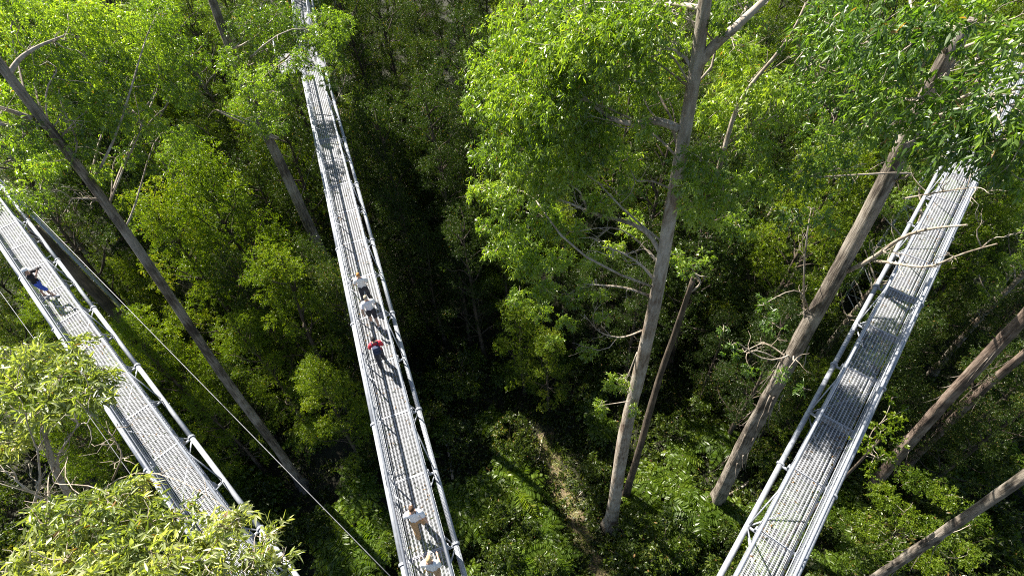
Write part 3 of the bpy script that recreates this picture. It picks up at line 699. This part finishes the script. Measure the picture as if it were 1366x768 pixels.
SUNLIT = [at_z(x, y, z) for x, y, z in [(300, 270, 21), (260, 320, 19), (250, 260, 21), (385, 400, 16), (340, 340, 18), (430, 500, 12), (700, 640, 1), (660, 700, 1.5), (632, 690, 2), (760, 740, 1), (690, 580, 2), (720, 520, 3), (1220, 650, 9), (1170, 580, 20), (1180, 700, 8), (650, 330, 18), (690, 420, 14)]]
SUNLIT += [hp[i][0] for i in (0, 4, 8, 12, 15, 17)] + [ncl[i][0] for i in range(0, 20, 2)]
for p in SUNLIT: OPEN.append((p + SUN_DIR * 60, p + SUN_DIR * 3.0))
# ------------------------------------------------------------------ the forest around
SPEC = {
    'gum': ('gum_tree', 'loose crowned yellow-green gum', 'gums'),
    'wattle': ('wattle_tree', 'dense bright green wattle', 'wattles'),
    'myrtle': ('myrtle_tree', 'narrow dark green myrtle', 'myrtles'),
}
def where(x, y):
    p = np.array([x, y]); far = math.hypot(x, y)
    side = [p.dot(W['n']) - W['lat'] for W in (W1, W2, W3)]
    if side[0] < 0: return 'outside the photographer\'s walkway'
    if side[1] < 0: return 'between the photographer\'s walkway and the peopled one' if far < 36 else 'well behind the platform of the peopled walkway'
    if side[2] < 0: return 'between the peopled walkway and the tall pale gum' if x < 0.4 * y and far < 36 else ('beside the ribbon-barked leaning grey trunk' if far < 36 else 'far behind the tall pale gum')
    return 'beyond the empty walkway' if far < 36 else 'far beyond the empty walkway'
def put_label(root, what, tail, grp, cat):
    lab = f'{what} {tail}'; tag(root, lab, cat, f'{grp} {tail}')
def try_tree(kind, px, py, ztop, rmin=0.8, force=False, label=None, lines=None):
    pr = PROTO[kind][int(rng.integers(len(PROTO[kind])))]
    sc = ztop / pr['h']
    if not 0.55 < sc < 1.35: sc = min(max(sc, 0.55), 1.35)
    top = pr['h'] * sc
    p = at_z(px, py, top * 0.8)
    x, y = p[0], p[1]
    Rr = pr['R'] * sc
    if math.hypot(x, y) < 5 or y < 2 or math.hypot(x, y) > 230: return False
    for (a, b_, r2) in PLACED:
        if math.hypot(a - x, b_ - y) < (Rr + r2) * 0.5 * rmin: return False
    if not off_walkways(x, y, Rr, top): return False
    c = np.array([x, y, (pr['z0'] + pr['z1']) / 2 * sc]); rz = (pr['z1'] - pr['z0']) / 2 * sc + 0.4
    if not force and not clear_of_lines(c, Rr, rz, lines or OPEN): return False
    PLACED.append((x, y, Rr))
    nm, lab, grp = SPEC[kind]
    r_ = put_tree(nm, pr, x, y, sc, rng.random() * 6.28, label, 'tree')
    if not label:
        sz = 'tall' if top > 23 else 'middling' if top > 16 else 'low'
        put_label(r_, f'{sz} {lab}', where(x, y), f'{sz} {grp}', 'tree')
    return True
for pt in (hero_path, rs_path, lf_path): PLACED.append((pt[1][0], pt[1][1], 2.0))
OPEN_CAM = [l for l in OPEN if l[0] is CAM]
OPEN_FILL = OPEN_CAM + [(p + SUN_DIR * 60, p + np.array([0, 0, .5])) for p in PATH[1:5]] + [(p + SUN_DIR * 60, p + SUN_DIR * 3) for p in SUNLIT[6:9]]
# chosen ones
for px, py, z, lab in [(300, 290, 23, 'tall bright wattle left of the peopled walkway, lit on its left side'), (385, 400, 19, 'rounded bright wattle tree directly left of the people on the walkway'),
                       (430, 520, 14, 'lower wattle tree half shaded beside the peopled walkway'), (250, 330, 22, None)]:
    try_tree('wattle', px, py, z, 0.5, True, lab)
for px, py, z in [(645, 335, 19), (600, 300, 22), (692, 425, 13), (650, 430, 12), (620, 470, 11), (730, 470, 11), (600, 400, 15)]:
    print('wattle', px, try_tree('wattle', px, py, z, 0.5, lines=OPEN_FILL))
cnt = 0
for it in range(5200):
    px = rng.uniform(-60, 1426); py = rng.uniform(-60, 560) ** 1.0
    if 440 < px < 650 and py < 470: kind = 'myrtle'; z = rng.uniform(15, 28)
    elif px < 440:
        kind = rng.choice(['gum', 'wattle', 'myrtle'], p=[.36, .16, .48]); z = rng.uniform(16, 33)
    elif px > 1000:
        kind = rng.choice(['gum', 'wattle', 'myrtle'], p=[.4, .4, .2]); z = rng.uniform(14, 32)
    else:
        kind = rng.choice(['gum', 'wattle', 'myrtle'], p=[.25, .35, .4]); z = rng.uniform(12, 30)
    if py > 330: z = rng.uniform(8, 18); kind = 'wattle' if rng.random() < .5 else 'myrtle'
    if 560 < px < 960 and py > 400: continue
    if kind == 'gum' and 640 < px < 1010 and py > 120: kind = 'myrtle'; z = min(z, 25)
    if try_tree(kind, px, py, z, 0.62 if kind == 'myrtle' else 0.78): cnt += 1
    if cnt > 250: break
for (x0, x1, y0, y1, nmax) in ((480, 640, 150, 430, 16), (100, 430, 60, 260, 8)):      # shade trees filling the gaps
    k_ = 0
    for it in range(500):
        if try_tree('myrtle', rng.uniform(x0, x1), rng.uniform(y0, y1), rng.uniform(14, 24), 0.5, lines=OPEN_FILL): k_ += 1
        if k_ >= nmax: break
far = 0
for it in range(1500):                                # the far slope, closing the view
    px = rng.uniform(-80, 1446); py = rng.uniform(-140, 70)
    kind = 'myrtle' if 440 < px < 700 else rng.choice(['gum', 'wattle', 'myrtle'], p=[.4, .35, .25])
    if try_tree(kind, px, py, rng.uniform(17, 27), 0.5, lines=OPEN_CAM): far += 1
    if far > 70: break
print('forest trees', cnt, far)

# ------------------------------------------------------------------ tree ferns and shrubs
def fern_mesh(seed, nfr=15, ln=1.9):
    r = np.random.default_rng(seed); P = []; D = []; L = []; W = []; T = []
    for i in range(nfr):
        a = 2 * math.pi * (i + r.random() * 0.5) / nfr; l = ln * (0.8 + 0.35 * r.random()); up = 0.35 + 0.35 * r.random(); tt = 0.35 + 0.4 * r.random()
        o = np.array([math.cos(a), math.sin(a), 0]); side = np.array([-math.sin(a), math.cos(a), 0])
        for k in range(30):
            t = (k + 1) / 30
            c = o * l * t + np.array([0, 0, up * l * t - 0.75 * l * t * t])
            pl = 0.42 * math.sin(math.pi * min(0.12 + 0.85 * t, 1)) * (ln / 1.9)
            for s in (-1, 1):
                P.append(c); D.append(side * s + o * 0.45 + np.array([0, 0, -0.25 + 0.12 * r.normal()])); L.append(pl + 0.03); W.append(0.11 * ln / 1.9); T.append(np.clip(tt + 0.1 * r.normal(), 0, 1))
    return leaves_mesh('fronds', np.array(P), np.array(D), np.array(L), np.array(W), np.array(T), MAT['leaf_fern'])
FERN = [fern_mesh(1), fern_mesh(2, 13, 1.6), fern_mesh(3, 18, 2.2)]
stem = MB(); trunk_rings(stem, [(0, 0, -1.5 + 0.25 * i) for i in range(7)], 0.16, 0.11, 8, 0.1, False)
FSTEM = stem.mesh('fern_trunk', MAT['bark_dark'], True)
FPLACE = []
def near_path(x, y, r): return min(math.hypot(p[0] - x, p[1] - y) for p in np.array([np.array(PATH[i]) * (1 - t) + np.array(PATH[i + 1]) * t for i in range(len(PATH) - 1) for t in (0, .33, .66)])) < r
def put_fern(px, py, i, sc, label=None):
    h = 1.5 * sc
    p = at_z(px, py, h)
    for a, b_ in FPLACE:
        if math.hypot(a - p[0], b_ - p[1]) < 1.5: return
    if near_path(p[0], p[1], 1.8): return
    FPLACE.append((p[0], p[1]))
    root = empty('tree_fern', (p[0], p[1], float(ground_z(p[0], p[1])) + 1.5 * sc), rng.random() * 6.28, sc)
    tag(root, label, 'tree fern')
    if not label: put_label(root, ('large' if sc > 0.98 else 'small') + ' tree fern rosette on the floor', where(p[0], p[1]), ('large' if sc > 0.98 else 'small') + ' tree ferns', 'tree fern')
    link('trunk', FSTEM, root); link('crown', FERN[i], root)
put_fern(632, 692, 0, 1.15, 'bright sunlit tree fern just beside the peopled walkway')
for q_ in [(622, 512), (655, 560), (700, 590), (690, 650), (722, 700), (742, 742), (692, 745), (860, 725), (905, 650), (600, 600), (660, 615), (612, 742)][:9]: put_fern(*q_, int(rng.integers(3)), rng.uniform(.8, 1.15))
put_fern(640, 655, 1, 1.1); put_fern(625, 530, 2, 1.0); put_fern(505, 715, 2, 1.1); put_fern(440, 700, 0, 1.2); put_fern(665, 745, 1, 1.0); put_fern(700, 700, 1, .9); put_fern(890, 720, 0, 1.2); put_fern(930, 690, 2, 1.1); put_fern(480, 660, 0, 1.1)
for it in range(330):
    put_fern(rng.uniform(150, 1366), rng.uniform(430, 800), int(rng.integers(3)), rng.uniform(0.7, 1.25))
    if len(FPLACE) > 110: break
SPL = []
for it in range(1500):
    px = rng.uniform(-20, 1366); py = rng.uniform(60, 800)
    p = at_z(px, py, 1.5)
    if near_path(p[0], p[1], 2.2) or any(math.hypot(a - p[0], b_ - p[1]) < 1.5 for a, b_ in SPL): continue
    SPL.append((p[0], p[1]))
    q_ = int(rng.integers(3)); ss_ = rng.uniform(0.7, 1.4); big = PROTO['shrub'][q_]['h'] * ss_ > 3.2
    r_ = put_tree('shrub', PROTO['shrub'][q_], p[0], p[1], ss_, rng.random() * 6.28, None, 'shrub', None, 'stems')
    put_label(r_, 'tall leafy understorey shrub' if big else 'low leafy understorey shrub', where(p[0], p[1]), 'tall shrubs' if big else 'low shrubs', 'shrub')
    if len(SPL) > 290: break
# sunlit shrubs by the right hand walkway
def lush(name, label, pxl, mat, llen, lwid, dens=150, per=10, fine=False):
    cl = [(at_z(x, y, z), r) for x, y, z, r in pxl]
    b0 = np.mean([c for c, r in cl], axis=0); base = np.array([b0[0], b0[1], float(ground_z(b0[0], b0[1]))])
    grown_tree(name, label, 'shrub' if b0[2] < 8 else 'tree', [base - np.array([0, 0, 1.0]), base, base * .5 + b0 * .5, b0], 0.14, 0.04, cl, MAT['bark_dark'], mat,
               dict(dens=dens, per=per, llen=llen, lwid=lwid, droop=0.25, flat=0.6), limb_r=0.03, nring=12, twigs=1, fine=fine)
lush('young_wattle_tree', 'young lime green tree tucked under the empty walkway\'s outer handrail', [(1150, 590, 20, .5), (1175, 575, 20, .45), (1195, 560, 20, .4), (1180, 605, 19.5, .45), (1160, 625, 19, .4), (1200, 590, 19.5, .3), (1190, 530, 20.5, .25), (1210, 545, 20, .2)], MAT['leaf_wattle'], 0.17, 0.085, 110, 8)
lush('sunlit_bush', 'lush lime green bush below the trunk shedding bark', [(1220, 640, 9, 1.0), (1180, 660, 8.5, 1.0), (1260, 660, 9, 1.0), (1210, 690, 8, 1.1), (1160, 700, 7.5, 1.0), (1250, 710, 8, 1.0), (1190, 735, 7, 1.1), (1140, 740, 6.5, 1.0), (1300, 690, 8.5, .9), (1240, 750, 7, 1.0), (1120, 690, 7, .8), (1290, 740, 7.5, .9)], MAT['leaf_wattle'], 0.14, 0.05, 150, 12)

# ------------------------------------------------------------------ ground cover (uncountable)
def ground_cover():
    n = 8200
    px = rng.uniform(-40, 1406, n); py = rng.uniform(20, 830, n)
    px = np.concatenate([px, rng.uniform(540, 1000, 2200)]); py = np.concatenate([py, rng.uniform(440, 810, 2200)])
    C = []; rad = []
    for x, y in zip(px, py):
        p = at_z(x, y, 0.4)
        if near_path(p[0], p[1], 0.25 + 0.7 * rng.random()): continue
        C.append((p[0], p[1], float(ground_z(p[0], p[1])) + 0.25 + 0.3 * rng.random())); rad.append((0.35 + 0.5 * rng.random()) * (1 + max(0, p[1] - 30) * 0.012))
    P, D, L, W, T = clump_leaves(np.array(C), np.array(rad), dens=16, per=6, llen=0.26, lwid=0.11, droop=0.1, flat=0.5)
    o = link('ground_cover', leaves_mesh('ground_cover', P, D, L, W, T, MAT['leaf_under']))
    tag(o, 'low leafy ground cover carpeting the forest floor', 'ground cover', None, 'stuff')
ground_cover()
C = []
for i in range(260):
    t = rng.uniform(0, len(PATH) - 1.01); k = int(t); p = PATH[k] * (1 - t + k) + PATH[k + 1] * (t - k)
    q = p[:2] + rng.normal(0, 0.95, 2); C.append((q[0], q[1], float(ground_z(*q)) + 0.12))
C = np.array(C); n = len(C); j = np.repeat(np.arange(n), 26)
P = C[j] + rng.normal(0, 1, (len(j), 3)) * np.array([.22, .22, .03]); D = rng.normal(0, .45, (len(j), 3)) + np.array([0, 0, .8])
o = link('grass', leaves_mesh('grass', P, D, 0.2 + 0.25 * rng.random(len(j)), 0.02 + 0.015 * rng.random(len(j)), np.clip(0.6 + .35 * rng.normal(size=n)[j] + .1 * rng.normal(size=len(j)), 0, 1), MAT['leaf_pale']))
tag(o, 'pale tufts of grass along the dirt path', 'grass', None, 'stuff')

for lab, a_, b_, r in [('pale dead branch lying across the upper end of the dirt path', (716, 612), (727, 572), .05), ('grey log lying in ferns between the path and the peopled walkway', (604, 640), (590, 575), .11), ('mossy log lying near the foot of the ribbon-barked trunk', (905, 690), (1000, 640), .16), ('short broken stick beside the foot of the tall pale gum', (800, 640), (770, 660), .045)]:
    P = wobble_path(at_z(*a_, 0.35), at_z(*b_, 0.55), 9, 0.25); P[:, 2] = [float(ground_z(q[0], q[1])) + r + 0.12 for q in P]
    m = MB(); trunk_rings(m, P, r, r * .7, 8, .1, False); o = m.mesh('fallen_log', MAT['branch_dry'], True)
    tag(link('fallen_log', o), lab, 'log')

#print('SHADED TOP', [round(float(at_hd(105, 366, math.hypot(*at_z(345, 605, 0)[:2]))[2]), 1)])
for W, ln, lab in ((W2, 34, 'few fallen leaves lying on the deck of the peopled walkway'), (W3, 26, 'few fallen leaves lying on the deck of the empty walkway'), (W1, 26, 'few fallen leaves lying on the deck of the photographer\'s walkway')):
    n = 420; P = np.array([wpt(W, rng.uniform(3, ln), math.copysign(0.5 - abs(rng.normal(0, .22)) % 0.5, rng.normal()), 0.006 + 0.004 * rng.random()) for _ in range(n)])
    D = np.stack([rng.normal(size=n), rng.normal(size=n), 0.13 * np.ones(n)], 1)
    lo = link('leaf_litter', leaves_mesh('leaf_litter', P, D, 0.06 + 0.09 * rng.random(n), 0.02 + 0.02 * rng.random(n), np.where(rng.random(n) < .6, 1.5, rng.random(n)), MAT['leaf_under']))
    tag(lo, lab, 'leaf litter', None, 'stuff')

# ------------------------------------------------------------------ people
SKIN = plain_mat('skin', (0.42, 0.25, 0.17), (0.50, 0.31, 0.22), 0.55, 0, 12)
def cloth(name, c): return plain_mat(name, tuple(x * 0.85 for x in c), c, 0.85, 0, 25, 0.15)
def person(label, feet, heading, shirt, legs, hair, shoes, long_legs, pose='walk', height=1.72, cap=None, pack=None, phase=1, shirt_long=False):
    k = height / 1.75
    root = empty('person', tuple(feet), -heading); tag(root, label, 'person', 'people on the walkways')
    st = 0.20 * phase
    J = {}
    def j(n, x, y, z, rx, ry=None): J[n] = (Vector((x * k, y * k, z * k)), rx * k, (ry or rx) * k)
    j('pel', 0, 0, 0.95, .15, .11); j('waist', 0, 0.01, 1.10, .135, .10); j('chest', 0, 0.0, 1.32, .165, .12); j('neckb', 0, 0.0, 1.47, .075); j('neck', 0, 0.015, 1.53, .055)
    j('headb', 0, 0.03, 1.60, .072, .085); j('headm', 0, 0.03, 1.67, .078, .095); j('headt', 0, 0.02, 1.74, .055, .07)
    j('nose', 0, 0.125, 1.64, .014)
    B = [('pel', 'waist'), ('waist', 'chest'), ('chest', 'neckb'), ('neckb', 'neck'), ('neck', 'headb'), ('headb', 'headm'), ('headm', 'headt'), ('headm', 'nose')]
    for s, nm in ((-1, 'l'), (1, 'r')):
        f = st * s
        j('hip' + nm, s * .10, 0, .88, .095); j('knee' + nm, s * .10, f * .6 + .04, .50, .062); j('calf' + nm, s * .10, f * .8 - .03, .36, .056); j('ank' + nm, s * .10, f, .10, .04)
        j('heel' + nm, s * .10, f - .05, .045, .038, .036); j('ball' + nm, s * .115, f + .11, .035, .045, .033); j('toe' + nm, s * .12, f + .19, .03, .035, .026)
        B += [('pel', 'hip' + nm), ('hip' + nm, 'knee' + nm), ('knee' + nm, 'calf' + nm), ('calf' + nm, 'ank' + nm), ('ank' + nm, 'heel' + nm), ('ank' + nm, 'ball' + nm), ('ball' + nm, 'toe' + nm)]
        if pose == 'photo':
            j('sh' + nm, s * .19, 0, 1.42, .06); j('el' + nm, s * .27, .27, 1.36, .045); j('wr' + nm, s * .09, .42, 1.55, .032); j('palm' + nm, s * .06, .44, 1.60, .035, .025); tipv = (s * .02, .45, 1.66)
        elif pose == 'bend':
            j('sh' + nm, s * .19, 0, 1.42, .06); j('el' + nm, s * .26, -.02, 1.16, .045); j('wr' + nm, s * .16, .22, 1.10, .032); j('palm' + nm, s * .13, .29, 1.11, .035, .025); tipv = (s * .10, .36, 1.12)
        else:
            j('sh' + nm, s * .19, 0, 1.42, .06); j('el' + nm, s * .27, -.04 - f * .4, 1.15, .045); j('wr' + nm, s * .28, .06 - f * .9, .92, .032); j('palm' + nm, s * .28, .08 - f, .85, .035, .025); tipv = (s * .28, .10 - f, .76)
        B += [('chest', 'sh' + nm), ('sh' + nm, 'el' + nm), ('el' + nm, 'wr' + nm), ('wr' + nm, 'palm' + nm)]
        pv = J['palm' + nm][0] / k
        for q in range(4):
            o = (q - 1.5) * .018; ln = (1.0, 1.12, 1.05, .85)[q]
            mid = (pv.x + (tipv[0] - pv.x) * .55 * ln + (o if pose != 'walk' else 0), pv.y + (tipv[1] - pv.y) * .55 * ln + (o if pose == 'walk' else 0) + .01, pv.z + (tipv[2] - pv.z) * .55 * ln)
            end = (pv.x + (tipv[0] - pv.x) * ln + o * .2, pv.y + (tipv[1] - pv.y) * ln + .02 + (o if pose == 'walk' else 0), pv.z + (tipv[2] - pv.z) * ln)
            j(f'f{q}a' + nm, *mid, .009); j(f'f{q}b' + nm, *end, .008); B += [('palm' + nm, f'f{q}a' + nm), (f'f{q}a' + nm, f'f{q}b' + nm)]
        j('tha' + nm, pv.x - s * .025, pv.y + .03, pv.z + .005, .011); j('thb' + nm, pv.x - s * .035, pv.y + .055, pv.z - .02, .009); B += [('palm' + nm, 'tha' + nm), ('tha' + nm, 'thb' + nm)]
    names = list(J); me = bpy.data.meshes.new('body'); me.from_pydata([tuple(J[n][0]) for n in names], [(names.index(a), names.index(b)) for a, b in B], [])
    tmp = bpy.data.objects.new('body_tmp', me); COL.objects.link(tmp)
    md = tmp.modifiers.new('skin', 'SKIN'); sl = me.skin_vertices[0].data if me.skin_vertices else None
    if sl is None:
        me.skin_vertices.new() if hasattr(me.skin_vertices, 'new') else None
        sl = me.skin_vertices[0].data
    for i, n in enumerate(names): sl[i].radius = (J[n][1], J[n][2]); sl[i].use_root = (n == 'pel')
    ss = tmp.modifiers.new('sub', 'SUBSURF'); ss.levels = 1; ss.render_levels = 1
    dg = bpy.context.evaluated_depsgraph_get(); dg.update()
    bm = bpy.data.meshes.new_from_object(tmp.evaluated_get(dg)); bpy.data.objects.remove(tmp)
    bm.materials.clear(); bm.materials.append(SKIN); bm.polygons.foreach_set('use_smooth', [True] * len(bm.polygons))
    body = link('body', bm, root)
    # nearest bone for every face
    co = np.array([v.co for v in bm.vertices]); no = np.array([v.normal for v in bm.vertices])
    fc = np.array([p.center for p in bm.polygons])
    A = np.array([J[a][0] for a, b in B]); E_ = np.array([J[b][0] for a, b in B]); d = E_ - A
    t = np.clip(((fc[:, None] - A) * d).sum(2) / (d * d).sum(1), 0, 1)
    dist = np.linalg.norm(fc[:, None] - (A + d * t[..., None]), axis=2); near = np.argmin(dist, 1)
    bn = [a + '>' + b for a, b in B]
    def garment(name, test, off, mat, parent=root):
        sel = [i for i in range(len(fc)) if test(bn[near[i]], fc[i] / k)]
        if not sel: return None
        used = sorted({v for i in sel for v in bm.polygons[i].vertices}); mp = {v: q for q, v in enumerate(used)}
        V = [tuple(co[v] + no[v] * off) for v in used]; Fc = [tuple(mp[v] for v in bm.polygons[i].vertices) for i in sel]
        m = bpy.data.meshes.new(name); m.from_pydata(V, [], Fc); m.materials.append(mat); m.polygons.foreach_set('use_smooth', [True] * len(Fc))
        return link(name, m, parent)
    arm = ('sh', 'el') if not shirt_long else ('sh', 'el', 'wr')
    garment('shirt', lambda b, c: (b.split('>')[0] in ('waist', 'chest') and b.split('>')[1] in ('waist', 'chest', 'neckb', 'shl', 'shr') and c[2] < 1.49) or (b[:4] == 'pel>' and c[2] > .97) or (b[:2] == 'sh' and (shirt_long or c[2] > 1.24)) or (shirt_long and b[:2] == 'el'), .022, shirt)
    zl = .14 if long_legs else .52
    garment('trousers' if long_legs else 'shorts', lambda b, c: ((b[:3] in ('pel', 'hip') and 'waist' not in b) or (b[:3] in ('pel', 'kne', 'cal'))) and zl < c[2] < 1.02, .026, legs)
    garment('shoe', lambda b, c: c[2] < .11 and c[0] < 0, .012, shoes); garment('shoe', lambda b, c: c[2] < .11 and c[0] >= 0, .012, shoes)
    garment('hair', lambda b, c: b.startswith('head') and 'nose' not in b and (c[2] > 1.68 or (c[1] < 0.02 and c[2] > 1.57)), .016, hair)
    if cap:
        m = MB(); n = 14
        for r_, z_ in ((.112, 1.70), (.108, 1.74), (.088, 1.785), (.045, 1.81)):
            for q in range(n): m.v.append((math.cos(2 * math.pi * q / n) * r_ * k, (0.03 + math.sin(2 * math.pi * q / n) * r_ * 1.12) * k, z_ * k))
        for i in range(3):
            for q in range(n): m.f.append((i * n + q, i * n + (q + 1) % n, (i + 1) * n + (q + 1) % n, (i + 1) * n + q))
        m.f.append(tuple(3 * n + q for q in range(n)))
        m.box((0, .175 * k, 1.705 * k), (.15 * k, .12 * k, .012)); m.build('cap', cap, root, True)
    for s in (-1, 1):   # eyes and mouth keep the face readable
        MB().box((s * .03 * k, .118 * k, 1.665 * k), (.02, .01, .01)).build('eye', hair, root)
    if pose == 'photo':
        c = MB(); c.box((0, .47 * k, 1.62 * k), (.13, .06, .085)); c.tube([(0, .50 * k, 1.62 * k), (0, .58 * k, 1.62 * k)], .032, 10)
        cm = link('camera_body', c.mesh('camera_body', cloth('camera_black', (.02, .02, .022))), None); cm.parent = None
        cm.name = 'photo_camera'; cm.location = tuple(feet); cm.rotation_euler = (0, 0, -heading)
        tag(cm, 'small black camera held up by the person in blue shorts', 'camera')
    if pack:
        m = MB(); n = 12
        for r_, z_ in ((.10, 1.02), (.15, 1.05), (.16, 1.2), (.155, 1.36), (.11, 1.44)):
            for q in range(n):
                ca, sa = math.cos(2 * math.pi * q / n), math.sin(2 * math.pi * q / n)
                m.v.append((math.copysign(abs(ca) ** .6, ca) * r_ * k, (-.21 + math.copysign(abs(sa) ** .6, sa) * r_ * .62) * k, z_ * k))
        for i in range(4):
            for q in range(n): m.f.append((i * n + q, i * n + (q + 1) % n, (i + 1) * n + (q + 1) % n, (i + 1) * n + q))
        m.f.append(tuple(reversed(range(n)))); m.f.append(tuple(4 * n + q for q in range(n)))
        m.box((0, -.315 * k, 1.17 * k), (.2 * k, .05, .17 * k))
        for s in (-1, 1): m.tube([(s * .10 * k, -.12 * k, 1.44 * k), (s * .11 * k, 0, 1.505 * k), (s * .11 * k, .14 * k, 1.36 * k), (s * .13 * k, .10 * k, 1.14 * k), (s * .12 * k, -.12 * k, 1.08 * k)], .02, 6)
        o = m.build('backpack', pack, None, True); o.location = tuple(feet); o.rotation_euler = (0, 0, -heading)
        tag(o, 'navy and white backpack worn by the walker in red', 'backpack')
    return root
white = cloth('shirt_white', (.80, .80, .80)); white2 = cloth('shirt_cream', (.78, .76, .72)); red = cloth('shirt_red', (.62, .03, .05)); black = cloth('shirt_black', (.015, .015, .018))
blue = cloth('shorts_blue', (.07, .13, .60)); dark = cloth('trousers_dark', (.03, .03, .04)); tan = cloth('trousers_tan', (.42, .27, .13)); navy = cloth('backpack_navy', (.03, .04, .08))
hbrown = cloth('hair_brown', (.09, .045, .02)); hginger = cloth('hair_ginger', (.45, .20, .05)); hblack = cloth('hair_black', (.015, .012, .01)); hblond = cloth('hair_blond', (.58, .40, .18)); hgrey = cloth('hair_sandy', (.40, .33, .22))
shoe_w = cloth('shoe_white', (.65, .65, .65)); shoe_d = cloth('shoe_dark', (.05, .045, .04))
h2 = math.radians(-16.6)
def on_deck(W, px, py):
    p = at_z(px, py, W['z']); s = p[:2].dot(W['u']); l = np.clip(p[:2].dot(W['n']) - W['lat'], -.3, .3)
    return wpt(W, s, l, 0.004)
person('walker in white shirt and dark trousers with ginger hair, leading the file', on_deck(W2, 491, 403), h2 + .15, white2, dark, hginger, shoe_d, True, 'bend', 1.70)
person('walker in white shirt and dark shorts with sandy hair, second in the file', on_deck(W2, 501, 433), h2 - .1, white, dark, hgrey, shoe_w, False, 'walk', 1.70, phase=-1)
person('walker in red top and dark trousers wearing a backpack', on_deck(W2, 511, 486), h2, red, dark, hblack, shoe_d, True, 'bend', 1.62, pack=navy)
person('brown haired walker in white shirt and tan trousers', on_deck(W2, 563, 708), h2 + .1, white, tan, hbrown, shoe_d, True, 'walk', 1.78, phase=1)
person('blond walker in pale shirt at the tail of the file', on_deck(W2, 584, 770), h2 + .35, white2, tan, hblond, shoe_w, False, 'bend', 1.68, phase=-1)
person('person in white cap, black top and blue shorts holding up a camera', on_deck(W1, 68, 396), math.radians(70), black, blue, hbrown, shoe_w, False, 'photo', 1.75, cap=white)
